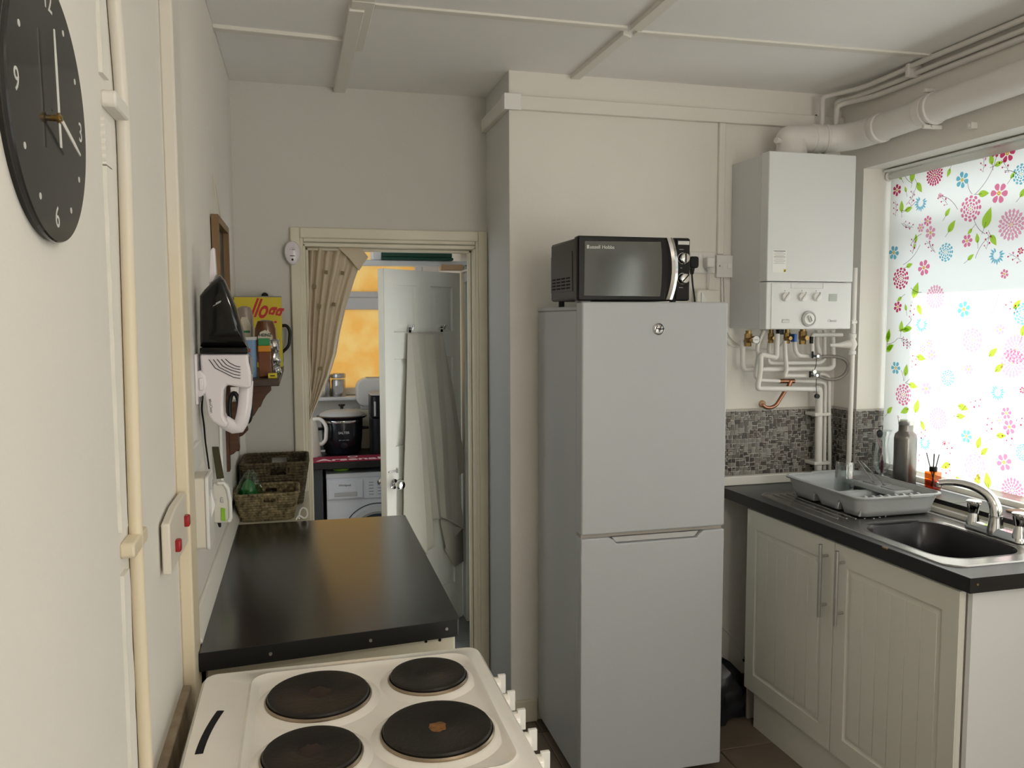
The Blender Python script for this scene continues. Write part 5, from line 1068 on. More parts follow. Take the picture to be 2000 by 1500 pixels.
s2_ = thing('fused_switch', 'square white fused spur switch below the conduit', 'switch', (1.68, WF, 1.81))
obj('plate', MB().prism(rrect(1.636, 1.724, 1.766, 1.856, .004), 'Y', 2.982, WF), 'pvc', s2_, bevel=.003)
obj('rocker', MB().box(1.682, 1.702, 2.978, 2.983, 1.802, 1.824), 'white', s2_, bevel=.0015)
obj('fuse_holder', MB().box(1.660, 1.676, 2.980, 2.983, 1.800, 1.824), 'pvc', s2_, bevel=.001)
for x in (1.648, 1.712): obj('screw', MB().cyl((x, 2.9805, 1.812), (x, 2.983, 1.812), .003, 10), 'grey', s2_)
jb = thing('junction_box', 'cream white rounded box low on the wall behind the fridge top', 'box', (1.60, WF, 1.68))
c0 = [(1.5293, 1.7349), (1.6419, 1.6537)]
obj('housing', MB().prism(rrect(1.535, 1.640, 1.600, 1.715, .014), 'Y', 2.955, WF), 'trim', jb, bevel=.006, seg=3)
obj('curved_cover', MB().prism([(1.552, 1.60), (1.552, 1.705), (1.562, 1.700), (1.576, 1.675), (1.578, 1.65), (1.570, 1.60)], 'Y', 2.949, 2.956), 'white', jb, bevel=.002)
tag(obj('spur_cable', MB().tube(smooth_path([(1.664, 2.993, 1.766), (1.668, 2.993, 1.66), (1.672, 2.993, 1.54), (1.70, 2.993, 1.49), (1.82, 2.975, 1.47), (1.905, 2.96, 1.475), (1.93, 2.95, 1.50), (1.935, 2.93, 1.56)], .05), .0034, 8), 'pvc'), 'white flex curving from the fused switch to beneath the boiler', 'cable')
tag(obj('second_spur_cable', MB().tube(smooth_path([(1.676, 2.993, 1.766), (1.682, 2.993, 1.64), (1.692, 2.993, 1.53), (1.76, 2.985, 1.485), (1.80, 2.98, 1.478)], .05), .0030, 8), 'pvc'), 'thinner white flex beside the one from the fused switch', 'cable')

# ================================================================ BOILER
bo = thing('boiler', 'white wall-hung combi boiler above the sink corner', 'boiler', (1.89, 2.9, 1.56))
BX0, BX1, BYF, BZ0, BZ1 = 1.704, 2.081, 2.727, 1.558, 2.222
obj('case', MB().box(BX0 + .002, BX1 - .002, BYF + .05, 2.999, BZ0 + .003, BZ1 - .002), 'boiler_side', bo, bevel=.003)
obj('front_cover', MB().box(BX0, BX1, BYF, BYF + .052, 1.740, BZ1), 'boiler', bo, bevel=.004, seg=3)
fa = obj('control_fascia', MB().box(BX0 + .002, BX1 - .002, BYF + .003, BYF + .052, BZ0, 1.7375), 'boiler', bo, bevel=.004, seg=3)
obj('fascia_inset', MB().prism(rrect(BX0 + .022, BX1 - .018, BZ0 + .003, 1.733, .003), 'Y', BYF + .0005, BYF + .004), 'boiler', fa, bevel=.0015)
obj('flap_line', MB().box(BX0 + .105, BX0 + .245, BYF - .0005, BYF + .002, 1.7135, 1.7145).box(BX0 + .105, BX0 + .106, BYF - .0005, BYF + .002, 1.714, 1.734).box(BX0 + .244, BX0 + .245, BYF - .0005, BYF + .002, 1.714, 1.734), 'lgrey', fa)
for (x, z) in [(1.7839, 1.6806), (1.8579, 1.6809), (1.9197, 1.6811)]:
    k_ = obj('knob', MB().lathe([(.014, -.012), (.0165, -.010), (.0175, 0)], (x, BYF + .0005, z), 'Y', 28), 'pvc', fa)
    obj('knob_bar', MB(Matrix.Translation((x, BYF - .014, z)) @ Matrix.Rotation(-.9, 4, 'Y')).box(-.015, .015, -.003, .003, -.003, .003), 'boiler_side', k_, bevel=.001)
    obj('scale_mark', MB().box(x + .014, x + .019, BYF, BYF + .001, z + .014, z + .0185).box(x - .003, x + .001, BYF, BYF + .001, z + .022, z + .025), 'grey', fa)
(gx, gz), = [(1.8878, 1.5978)]
g_ = obj('pressure_dial', MB().lathe([(.022, -.006), (.026, -.010), (.030, -.008), (.031, 0)], (gx, BYF + .0005, gz), 'Y', 40), 'lgrey', fa)
obj('dial_face', MB().lathe([(.021, -.008), (.022, -.007)], (gx, BYF, gz), 'Y', 32), 'white', g_)
obj('dial_grip', MB(Matrix.Translation((gx, BYF - .012, gz)) @ Matrix.Rotation(1.2, 4, 'Y')).box(-.014, .014, -.006, .004, -.006, .006), 'white', g_, bevel=.003)
obj('dial_pointer', MB(Matrix.Translation((gx, BYF - .0185, gz)) @ Matrix.Rotation(1.2, 4, 'Y')).box(-.010, .010, -.001, .001, -.002, .002), 'grey', g_)
(lx, lz), = [(1.994, 1.679)]
obj('display', MB().box(lx - .018, lx + .018, BYF - .001, BYF + .002, lz - .014, lz + .014), 'lcd', fa, bevel=.0006)
(ix, iz), = [(1.7891, 1.5898)]
obj('logo_plate', MB().box(ix - .0165, ix + .0165, BYF - .0008, BYF + .001, iz - .0072, iz + .0072), 'lgrey', fa, bevel=.0004)
text('logo', 'ideal', .0155, (ix, BYF - .0012, iz), '-Y', 'white', fa, bold=.0003)
(ix, iz), = [(1.9935, 1.5896)]; text('logo', 'Classic', .0155, (ix, BYF - .0008, iz), '-Y', 'lgrey', fa)
P_ = [(1.7268, 1.8569), (1.7854, 1.7725)]
x0, x1, z0, z1 = P_[0][0], P_[1][0], P_[1][1], P_[0][1]
lb = obj('service_label', MB().box(x0, x1, BYF - .0008, BYF + .0005, z0, z1), 'white', bo)
obj('print_line', MB().box(x0 + .004, x1 - .004, BYF - .0011, BYF - .0007, z1 - .005, z1 - .0030), 'black', lb)
for k in range(11):
    z = z1 - .009 - k * .0042; w = .85 if k % 3 else .6
    obj('print_line', MB().box((x0 + x1) / 2 - (x1 - x0) * .5 * w, (x0 + x1) / 2 + (x1 - x0) * .5 * w, BYF - .0011, BYF - .0007, z, z + (.0008 if k != 4 else .0018)), 'grey', lb)
obj('yellow_mark', MB().box(x1 - .011, x1 - .002, BYF - .0012, BYF - .0007, z0 + .002, z0 + .013), 'yellow', lb)
obj('black_mark', MB().prism([(x1 - .010, z0 + .004), (x1 - .003, z0 + .004), (x1 - .003, z0 + .012)], 'Y', BYF - .0014, BYF - .0011), 'black', lb)

# flue from the boiler top along the window wall
fu = thing('flue_pipe', 'fat white boiler flue running along above the window', 'flue', (2.1, 2.86, 2.3))
ctr = [(1.875, 2.865, 2.300), (1.95, 2.863, 2.306), (2.03, 2.855, 2.308), (2.09, 2.83, 2.310), (2.125, 2.775, 2.312), (2.135, 2.70, 2.315)]
obj('elbow', MB().tube(smooth_path(ctr, .05, 4), .053, 28, radii=None), 'pipe', fu)
obj('boiler_turret', MB().lathe([(.060, 0), (.060, .02), (.055, .075)], (1.885, 2.862, 2.221), n=32), 'pipe', fu)
obj('end_dome', MB().ball((1.878, 2.865, 2.300), .0535, 24), 'pipe', fu)
obj('test_nipple', MB().cyl((1.835, 2.855, 2.290), (1.812, 2.848, 2.290), .009, 14).cyl((1.815, 2.849, 2.290), (1.806, 2.846, 2.290), .011, 14), 'pipe', fu)
obj('straight_run', MB().tube([(2.135, 2.74, 2.313), (2.140, 2.59, 2.318), (2.142, 2.04, 2.331), (2.142, -.2, 2.37)], .050, 32), 'pipe', fu)
def collar(p, d, r, w=.018):
    p = Vector(p); d = Vector(d).normalized(); obj('collar', MB().tube([p - d * w / 2, p + d * w / 2], r, 32), 'pipe', fu, bevel=.0025)
collar((1.985, 2.861, 2.307), (1, -.05, .03), .0565, .03); collar((2.030, 2.853, 2.308), (1, -.25, .03), .057, .012)
collar((2.136, 2.665, 2.315), (0, -1, .02), .0555, .022); collar((2.140, 2.44, 2.321), (0, -1, .02), .0545, .035); collar((2.140, 2.40, 2.322), (0, -1, .02), .056, .010)
for z in (2.262, 2.384): obj('bracket_lug', MB().box(2.105, 2.18, 2.408, 2.420, z - .006, z + .006).cyl((2.135, 2.400, z), (2.135, 2.428, z), .004, 8), 'pipe', fu, bevel=.001)
tag(obj('empty_pipe_lug', MB().box(2.185, 2.21, 2.285, 2.305, 2.232, 2.252).cyl((2.180, 2.295, 2.243), (2.21, 2.295, 2.243), .006, 10), 'pipe', bevel=.001), 'small painted lug left on the wall under the flue', 'bracket')

# pipes under the ceiling
def pipe(name, pts, r, label, m_='pipe', rad=.03, group=None, n=12):
    return tag(obj(name, MB().tube(smooth_path(pts, rad), r, n), m_), label, 'pipe', group)
pipe('ceiling_pipe', [(2.068, 2.93, 2.36), (2.068, 2.93, 2.492), (2.10, 2.925, 2.500), (2.145, 2.80, 2.497), (2.158, 2.62, 2.503), (2.165, 2.50, 2.512), (2.165, -1.5, 2.512)], .0095, 'highest painted pipe of the bundle, nearest the ceiling, dropping left', rad=.05)
pipe('ceiling_pipe', [(2.128, 2.925, 2.37), (2.130, 2.925, 2.475), (2.150, 2.91, 2.480), (2.165, 2.80, 2.478), (2.178, 2.62, 2.482), (2.186, 2.50, 2.488), (2.188, -1.5, 2.490)], .0095, 'middle painted pipe of the bundle under the ceiling', rad=.05)
pipe('ceiling_pipe', [(2.112, 2.90, 2.36), (2.114, 2.90, 2.452), (2.142, 2.88, 2.462), (2.172, 2.78, 2.458), (2.190, 2.62, 2.462), (2.196, 2.50, 2.466), (2.198, -1.5, 2.470)], .0105, 'lowest painted pipe of the bundle above the flue', rad=.05)
tag(obj('pipe_saddle', MB().box(2.148, 2.21, 2.545, 2.565, 2.470, 2.520), 'pipe', bevel=.006), 'painted clip gripping the pipe bundle under the ceiling', 'clip')
tag(obj('cable_hole_grommet', MB().cyl((2.088, 2.9985, 2.435), (2.088, 3.001, 2.435), .006, 12), 'black'), 'small dark hole between the two drop pipes', 'hole')

# ================================================================ PIPEWORK BELOW THE BOILER
PY = 2.935
def pw(tok, r, label, m_='pipe', rad=.022, name='boiler_pipe'): return pipe(name, tok, r, label, m_, rad)
pw([(1.7279, 2.93, 1.5131), (1.7302, 2.93, 1.4082), (1.7376, 2.93, 1.3934), (2.1373, 2.93, 1.3892), (2.1536, 2.93, 1.4008), (2.1441, 2.93, 1.5497)], .0105, 'white pipe from the pressure gauge valve, running right then up')
pw([(1.8077, 2.905, 1.5509), (1.7773, 2.905, 1.488), (1.7846, 2.905, 1.4499), (1.7738, 2.905, 1.393), (1.7738, 2.905, 1.3644), (1.7855, 2.905, 1.3508), (1.8848, 2.905, 1.3447)], .0075, 'thin white pipe snaking down left to the copper tee')
pw([(1.9738, 2.94, 1.3402), (2.1047, 2.94, 1.3346), (2.1239, 2.94, 1.3249), (2.131, 2.94, 0.9613)], .0080, 'white pipe from the copper tee turning down, middle of three risers')
pw([(1.8528, 2.935, 1.5054), (1.849, 2.935, 1.4252), (1.8601, 2.935, 1.4173), (2.0949, 2.935, 1.4153), (2.114, 2.935, 1.4275), (2.1094, 2.935, 1.5499)], .0080, 'white pipe from the second valve looping right and up')
pw([(1.8469, 2.872, 1.5385), (1.8462, 2.872, 1.4567), (1.8437, 2.872, 1.4429), (1.7789, 2.872, 1.4564), (1.7743, 2.872, 1.4452), (1.7765, 2.872, 1.4138), (1.772, 2.872, 1.3635), (1.7656, 2.872, 1.3385), (1.766, 2.872, 1.3195), (2.0092, 2.872, 1.3122)] + [(2.0729, 2.925, 1.3062)], .0105, 'fat white waste pipe dropping from the black nut and running right')
pw([(2.0667, 2.935, 1.3056), (2.0893, 2.935, 1.3037), (2.0927, 2.935, 1.2931), (2.0977, 2.935, 0.9606)], .0155, 'thickest white riser left of the three down to the worktop')
pw([(1.905, 2.905, 1.5089), (1.9079, 2.905, 1.4545), (1.9169, 2.905, 1.3903), (1.906, 2.905, 1.3635), (1.9169, 2.905, 1.3659), (2.0121, 2.905, 1.3639)], .0085, 'white pipe from the middle valve to the lower filling tap')
pw([(1.9528, 2.91, 1.5038), (1.9575, 2.91, 1.4665), (1.9727, 2.91, 1.447), (2.0316, 2.91, 1.4448)], .0085, 'white pipe from the blue lever valve to the upper filling tap')
pw([(2.0792, 2.94, 1.55), (2.0796, 2.94, 1.49), (2.0936, 2.94, 1.4505), (2.0939, 2.94, 1.4407)], .0095, 'short white pipe from boiler to the upper filling tap')
pw([(2.0289, 2.898, 1.4531), (2.0265, 2.898, 1.5316), (2.039, 2.898, 1.5322), (2.1678, 2.898, 1.5311)], .0080, 'short white overflow pipe lying level under the boiler')
pw([(2.101, 2.95, 1.367), (2.1298, 2.95, 1.3651), (2.1486, 2.95, 1.3501), (2.1644, 2.95, 0.9578)], .0080, 'white pipe bending down from the lower filling tap, rightmost riser')
for zz_, k in ((1073, 'upper'), (1383, 'lower')):
    (x, z), = [(2.1041, 1.1988)] if k == 'upper' else [(2.1076, 0.9924)]
    tag(obj('pipe_clip', MB().box(x - .040, x + .038, 2.918, 2.990, z - .007, z + .007), 'pipe', bevel=.003), k + ' white clip bar across the three risers', 'clip', 'clips on the risers')
(x, z), = [(1.8776, 1.5445)]
tag(obj('nut', MB().cyl((x, 2.90, z - .010), (x, 2.90, z + .02), .016, 8), 'black'), 'black plastic nut on the fat waste pipe', 'nut')
def valve(tok, label, s=1.0, blue=False):
    (x, y, z), = tok
    v = thing('brass_valve', label, 'valve', (x, y, z), 'brass valves under the boiler')
    obj('body', MB().ball((x, y, z), .0145 * s, 14), 'brass', v)
    obj('tail_nut', MB().cyl((x, y, z), (x, y, z + .022 * s), .0135 * s, 6).cyl((x, y, z + .02 * s), (x, y, z + .038), .010 * s, 12), 'brass', v)
    obj('outlet_nut', MB().cyl((x, y, z), (x, y, z - .022 * s), .0115 * s, 6), 'brass', v)
    obj('spindle', MB().cyl((x, y, z), (x, y - .026 * s, z), .008 * s, 10), 'brass', v)
    return v
v1 = valve([(1.7378, 2.905, 1.5136)], 'brass valve with a round pressure gauge, first from the left', 1.15)
g0 = (1.7518, 2.87, 1.5155)
gg = thing('pressure_gauge', 'small round white pressure gauge under the boiler', 'gauge', g0)
obj('rim', MB().lathe([(.0150, -.004), (.0165, -.005), (.0170, 0), (.0165, .012)], g0, 'Y', 28, cap0=False), 'chrome', gg)
obj('face', MB().cyl((g0[0], g0[1] - .002, g0[2]), (g0[0], g0[1] + .010, g0[2]), .0155, 28), 'white', gg)
obj('needle', MB().box(g0[0] - .009, g0[0] + .006, g0[1] - .0035, g0[1] - .0022, g0[2] - .0012, g0[2] + .0004), 'black', gg)
obj('stem', MB().cyl((g0[0] - .012, g0[1] + .01, g0[2]), (g0[0] - .030, 2.90, g0[2]), .006, 10), 'brass', gg)
valve([(1.8533, 2.925, 1.5197)], 'half hidden brass valve left of the black nut', .9)
valve([(1.9141, 2.905, 1.5196)], 'brass valve left of the blue lever', 1.0)
v4 = valve([(1.9869, 2.905, 1.5203)], 'large brass valve right of the blue lever', 1.2)
b0 = (1.9321, 2.88, 1.5208)
tag(obj('blue_lever', MB().box(b0[0] - .006, b0[0] + .006, 2.872, 2.882, b0[2] - .016, b0[2] + .016), 'blue_', bevel=.002) if False else obj('blue_lever', MB().box(b0[0] - .006, b0[0] + .006, 2.872, 2.900, b0[2] - .016, b0[2] + .016), 'bluep', bevel=.002), 'small blue valve lever under the boiler', 'lever')
b1 = (2.0071, 2.89, 1.5136)
tag(obj('black_valve_cap', MB().cyl((b1[0], 2.875, b1[2] + .012), (b1[0], 2.875, b1[2] - .016), .008, 10), 'black'), 'black cap beside the large brass valve', 'cap')
# filling loop
fh = thing('filling_loop', 'braided metal filling hose looping right of the two chrome taps', 'hose', (2.1623, 2.9, 1.3909))
obj('braided_hose', MB().tube(smooth_path([(2.0581, 2.895, 1.4425), (2.14, 2.895, 1.4426), (2.1818, 2.895, 1.4303), (2.2031, 2.895, 1.4019), (2.1841, 2.895, 1.363), (2.1432, 2.895, 1.3462), (2.0983, 2.895, 1.3485), (2.0569, 2.895, 1.3623)], .045, 6), .0068, 12), 'hose', fh)
for tok, nm in (([(2.0433, 2.895, 1.4453)], 'upper'), ([(2.042, 2.895, 1.3665)], 'lower')):
    (x, y, z), = tok
    tp_ = thing('filling_tap', nm + ' chrome tap with black lever on the filling loop', 'tap', (x, y, z), 'taps on the filling loop')
    obj('body', MB().cyl((x - .020, y, z), (x + .018, y, z), .0085, 14).cyl((x + .008, y, z), (x + .016, y, z), .0115, 6).cyl((x - .016, y, z), (x - .008, y, z), .0115, 6).cyl((x, y, z), (x, y - .016, z), .006, 10), 'chrome', tp_)
    lx = x - .022 if nm == 'upper' else x - .030
    obj('lever', MB().box(lx - .003, lx + .003, y - .014, y - .006, z - .008, z + .020 if nm == 'upper' else z + .018).box(lx - .003, lx + .016, y - .014, y - .008, z - .004, z + .004), 'black', tp_, bevel=.0015)
st_ = thing('cap_strap', 'black blanking cap dangling on a strap from the lower tap', 'cap', (2.0374, 2.88, 1.3524))
obj('strap', MB().tube([(2.0331, 2.875, 1.438), (2.0318, 2.875, 1.4092), (2.0237, 2.875, 1.3837)], .0022, 6, flat=.4).tube([(2.0349, 2.875, 1.3545), (2.0343, 2.875, 1.3255), (2.0392, 2.875, 1.2867)], .0022, 6, flat=.4), 'black', st_)
(x, y, z), = [(2.0401, 2.875, 1.2815)]; obj('cap', MB().cyl((x, y + .006, z), (x, y - .006, z), .0095, 14), 'black', st_)
(x, y, z), = [(2.023, 2.875, 1.3824)]; obj('cap', MB().cyl((x, y + .006, z), (x, y - .006, z), .0085, 14), 'steel', st_)
# copper
cpp = thing('copper_pipe', 'bare copper pipe slanting down to the wall above the mosaic', 'pipe', (1.896, 2.93, 1.2886))
obj('tee', MB().tube([(1.9028, 2.935, 1.3421), (1.9719, 2.935, 1.3406)], .0095, 12).tube([(1.9523, 2.93, 1.3414), (1.9421, 2.93, 1.3136)], .0095, 12), 'copper', cpp)
obj('tube', MB().tube(smooth_path([(1.9534, 2.94, 1.3289), (1.894, 2.94, 1.2424), (1.8701, 2.94, 1.232), (1.8445, 2.94, 1.2341), (1.8297, 2.94, 1.2463)], .02), .0078, 12), 'copper', cpp)
(x, y, z), = [(1.8652, 2.99, 1.2428)]; obj('plaster_collar', MB().ball((x, 3.0, z), .016, 10), 'peach', cpp)
# gas pipe at the window corner
gp = thing('gas_pipe', 'long vertical painted gas pipe with a tapered valve in the corner', 'pipe', (2.155, 2.81, 1.0))
GXp, GYp = 2.155, 2.815
obj('tube', MB().cyl((GXp + .002, GYp, 1.80), (GXp, GYp, .93), .0098, 14), 'pipe', gp)
c = (2.1529, 2.815, 1.4954)
obj('regulator_body', MB().lathe([(.010, -.045), (.016, -.040), (.016, -.028), (.012, -.024), (.021, 0), (.012, .022), (.016, .028), (.016, .040), (.010, .044)], (c[0] - .0, GYp, c[2]), n=16), 'pipe', gp)
obj('test_spout', MB().tube([(c[0] - .01, GYp, c[2]), (c[0] - .055, GYp + .01, c[2] - .004), (c[0] - .088, GYp + .02, c[2] - .004)], .014, 12, radii=[.018, .009, .006]), 'pipe', gp)
c2 = (2.1478, 2.8, 1.5841); obj('side_nipple', MB().cyl((c2[0] - .014, 2.80, c2[2]), (c2[0] + .010, 2.80, c2[2]), .0075, 8).cyl((c2[0] - .004, 2.80, c2[2] - .011), (c2[0] - .004, 2.80, c2[2] + .011), .006, 8), 'pipe', gp)
M_ = None

# ================================================================ RIGHT WORKTOP, SINK UNIT
wt2 = MB()
FX_ = lambda y: 1.706 - .0365 * (y - 1.723)
BX_0, BX_1, BY_0, BY_1 = 1.772, 2.078, 1.875, 2.275
zt, zb_ = .910, .870
def wl_(y0, y1, x0=None, x1=None):
    P = [(x0 if x0 else FX_(y0), y0), (x1 or 2.206, y0), (x1 or 2.206, y1), (x0 if x0 else FX_(y1), y1)]; return P
for P in (wl_(1.723, BY_0), wl_(BY_1, 2.994), [(FX_(BY_0), BY_0), (BX_0, BY_0), (BX_0, BY_1), (FX_(BY_1), BY_1)], wl_(BY_0, BY_1, BX_1)): wt2.prism(P, 'Z', zb_, zt)
w2_ = tag(obj('worktop', wt2, 'top_blue'), 'dark slate-coloured worktop around the steel sink', 'worktop')
obj('edge_strip', MB().prism([(1.703, 1.7215), (2.206, 1.7215), (2.206, 1.7235), (1.703, 1.7235)], 'Z', zb_ - .001, zt + .0005), 'top_edge', w2_)
obj('front_edge', MB().prism([(FX_(1.722) - .002, 1.722), (FX_(1.722), 1.722), (FX_(2.99), 2.99), (FX_(2.99) - .002, 2.99)], 'Z', zb_ - .001, zt - .0015), 'top_edge', w2_)
obj('chipped_patch', MB().prism([(FX_(2.03) - .003, 2.02), (FX_(2.03) - .003, 2.045), (FX_(2.03) + .002, 2.040), (FX_(2.03) + .002, 2.026)], 'Z', zt - .004, zt + .0004), 'board', w2_)
obj('screw', MB().lathe([(.001, -.0008), (.0035, 0), (.0035, .002)], (1.728, 1.7208, .892), 'Y', 12), 'brass', w2_)

th = radians(2.09)
CMX = Matrix.Translation((1.716, 1.742, 0)) @ Matrix.Rotation(th, 4, 'Z')        # local x into the room's right, local y away
su = thing('sink_unit', 'white double-door sink base unit with long steel handles', 'cabinet', (1.9, 2.25, 0))
def cm(): return MB(CMX)
UL = 1.045
obj('carcass', cm().box(.022, .475, .018, UL, .14, .158).box(.460, .475, .018, UL, .158, .868).box(.0205, .06, .018, UL, .850, .868).box(.0205, .0225, .018, UL, .158, .850), 'unit_edge', su)
obj('end_panel', cm().box(.019, .488, 0.0, .0165, 0.0, .869), 'unit_end', su, bevel=.0015)
obj('plinth', cm().box(.008, .020, .03, .985, 0.0, .139), 'unit', su)
obj('far_side', cm().box(.020, .475, UL, UL + .012, .0, .868), 'unit_edge', su)
def udoor(y0, y1, hy, nm):
    z0, z1 = .142, .862; d = obj('door', cm().box(-.001, .017, y0, y1, z0, z1), 'unit', su, bevel=.002)
    def R(i, x, ex=0): return [(x, y0 + .058 + i, z0 + .070 + i), (x, y1 - .058 - i, z0 + .070 + i), (x, y1 - .058 - i, z1 - .070 - i), (x, y0 + .058 + i, z1 - .070 - i)]
    b = cm()
    # raised frame round a recessed boarded panel
    for (ya, yb, za, zb) in ((y0, y0 + .058, z0, z1), (y1 - .058, y1, z0, z1), (y0 + .058, y1 - .058, z0, z0 + .070), (y0 + .058, y1 - .058, z1 - .070, z1)): b.box(-.0045, -.0005, ya + .0015 * (ya == y0), yb - .0015 * (yb == y1), za + .0015 * (za == z0), zb - .0015 * (zb == z1))
    obj('frame', b, 'unit', d)
    obj('cove', cm().loft([R(0, -.0045), R(.006, -.0012), R(.012, -.0010)], cap0=False, cap1=False), 'unit', d)
    n = 6; w = (y1 - y0 - .116 - .036) / n
    for k in range(n):
        a = y0 + .058 + .018 + k * w; obj('board', cm().box(-.0030, -.0008, a + .0004, a + w - .0004, z0 + .090, z1 - .090), 'unit', d, bevel=.0008, seg=1)
    h = obj('handle', cm().cyl((-.034, hy, .600), (-.034, hy, .848), .0062, 16), 'steel', d)
    for z in (.640, .808): obj('post', cm().cyl((-.034, hy, z), (-.004, hy, z), .0048, 12), 'steel', h)
udoor(.019, .523, .478, 'r'); udoor(.527, UL - .008, .560, 'l')

sk = thing('sink', 'stainless steel sink with one bowl and ribbed drainer', 'sink', (1.93, 2.3, .91))
def rr2(x0, x1, y0, y1, r, z, n=8): return rrect(x0, x1, y0, y1, r, z=z, n=n)
b = MB(); SX0, SX1, SY0, SY1 = 1.722, 2.158, 1.805, 2.800
rings = [rr2(SX0, SX1, SY0, SY1, .055, .9105), rr2(SX0 + .002, SX1 - .002, SY0 + .002, SY1 - .002, .055, .9135), rr2(SX0 + .008, SX1 - .008, SY0 + .008, SY1 - .008, .05, .9145), rr2(SX0 + .016, SX1 - .016, SY0 + .016, SY1 - .016, .045, .9120)]
b.loft(rings, False, False)
bw = [rr2(1.758, 2.092, 1.858, 2.300, .10, .9120), rr2(1.776, 2.076, 1.878, 2.278, .088, .9085), rr2(1.782, 2.070, 1.884, 2.272, .084, .900), rr2(1.790, 2.062, 1.892, 2.262, .08, .78), rr2(1.82, 2.03, 1.92, 2.23, .06, .762)]
b.loft([rings[-1], bw[0]], False, False)
obj('bowl', MB().loft(bw[1:], False, True), 'bowl', sk)
b.loft(bw[:2], False, False)
b2 = b
so_ = obj('bowl_and_deck', b, 'sink', sk)
for k in range(9):
    y0, y1 = 2.335, 2.76; x = 1.775 + k * .030
    obj('drainer_rib', MB().tube([(x, y0 + .02 * abs(k - 4) * .4, .9118), (x, y1, .9125)], .0036, 8, flat=.55), 'sink', sk)
obj('waste', MB().lathe([(.034, 0), (.034, .003), (.001, .002)], (1.925, 2.075, .762), n=24), 'chrome', sk)
obj('waste_hole', MB().lathe([(.020, .003), (.001, .0032)], (1.925, 2.075, .762), n=20), 'dark', sk)

# mixer tap
mt_ = thing('mixer_tap', 'chrome mixer tap with two faceted handles and swan spout', 'tap', (2.115, 2.05, .913))
TX, TY = 2.118, 2.052
q = MB()
q.loft([rrect(TX - .022, TX + .022, TY - .112, TY + .112, .020, z=.9145, n=6), rrect(TX - .021, TX + .021, TY - .110, TY + .110, .019, z=.925, n=6), rrect(TX - .014, TX + .014, TY - .10, TY + .10, .013, z=.938, n=6)])
obj('bridge', q, 'chrome', mt_)
for s_ in (-1, 1):
    yy = TY + s_ * .088
    hd_ = obj('pillar', MB().lathe([(.022, .0), (.020, .022), (.014, .045), (.013, .055)], (TX, yy, .914), n=24), 'chrome', mt_)
    kn_ = MB(); ang = [2 * pi * k / 24 for k in range(24)]
    def fac(r, z): return [(TX + r * (1 - .12 * abs(sin(2 * a))) * cos(a), yy + r * (1 - .12 * abs(sin(2 * a))) * sin(a), z) for a in ang]
    kn_.loft([fac(.014, .963), fac(.018, .968), fac(.023, .990), fac(.0215, 1.000)])
    hh = obj('tap_handle', kn_, 'dchrome', mt_); 
    obj('handle_cap', MB().lathe([(.0225, .998), (.0225, 1.003), (.018, 1.006), (.001, 1.007)], (TX, yy, 0), n=24), 'chrome', hh)
    for a in (0, pi / 2, pi, 1.5 * pi):
        obj('handle_rib', MB().tube([(TX + .0155 * cos(a), yy + .0155 * sin(a), .966), (TX + .0225 * cos(a), yy + .0225 * sin(a), .997)], .0045, 8), 'chrome', hh)
obj('centre_boss', MB().lathe([(.026, 0), (.024, .02), (.0195, .05), (.0195, .062)], (TX, TY, .914), n=28), 'chrome', mt_)
SPT = [(TX, TY, .970), (TX, TY + .004, 1.000), (TX - .006, TY + .018, 1.025), (TX - .020, TY + .048, 1.046), (TX - .040, TY + .085, 1.060), (TX - .065, TY + .125, 1.067), (TX - .088, TY + .155, 1.068)]
SPT = [(TX, TY, .970), (TX + .001, TY + .003, 1.005), (TX - .005, TY + .022, 1.035), (TX - .022, TY + .052, 1.055), (TX - .045, TY + .088, 1.064), (TX - .070, TY + .118, 1.064), (TX - .092, TY + .140, 1.058)]
obj('spout', MB().tube(smooth_path(SPT, .03, 4), .0175, 18, radii=None, r1=.0105, flat=1.1), 'chrome', mt_)
obj('spout_nozzle', MB().cyl((TX - .090, TY + .138, 1.058), (TX - .091, TY + .139, 1.045), .0095, 16), 'chrome', mt_)

# ================================================================ DISH RACK AND WHAT IT HOLDS
dk = thing('dish_rack', 'grey plastic dish drainer on the ribbed side of the sink', 'dish rack', (1.98, 2.52, .916))
RX0, RX1, RY0, RY1, RZ = 1.826, 2.158, 2.318, 2.760, .988
KX0, KX1, KY0, KY1 = 1.846, 2.140, 2.342, 2.735
def perim(t, z=None):
    P = rrect(KX0 + (RX0 - KX0) * t, KX1 + (RX1 - KX1) * t, KY0 + (RY0 - KY0) * t, KY1 + (RY1 - KY1) * t, .035, n=6); Q = []
    for i in range(len(P)):
        a, b_ = P[i], P[(i + 1) % len(P)]; n = 60 if abs(a[1] - b_[1]) > .2 else 1
        Q += [(a[0] + (b_[0] - a[0]) * j / n, a[1] + (b_[1] - a[1]) * j / n) for j in range(n)]
    return Q
GAPS = ((2.418, 2.462, 2.430, 2.448), (2.556, 2.604, 2.568, 2.590))
def zlow(y):
    for a, d_, b_, c in GAPS:                      # trapezoid cut-outs between the feet
        if a < y < d_: return .918 + .032 * min(1, (y - a) / (b_ - a), (d_ - y) / (d_ - c))
    return .918
P0, P1 = perim(0), perim(1); lows = [zlow((p[1] + q_[1]) / 2) for p, q_ in zip(P0, P1)]
def wring(f):
    out = []
    for p, q_, zl in zip(P0, P1, lows):
        z = zl + (RZ - zl) * f; t = (z - .918) / (RZ - .918); out.append((p[0] + (q_[0] - p[0]) * t, p[1] + (q_[1] - p[1]) * t, z))
    return out
obj('tub_wall', MB().loft([wring(0), wring(.3), wring(.65), wring(1)], False, False), 'rack', dk, solid=.0028)
e = .012
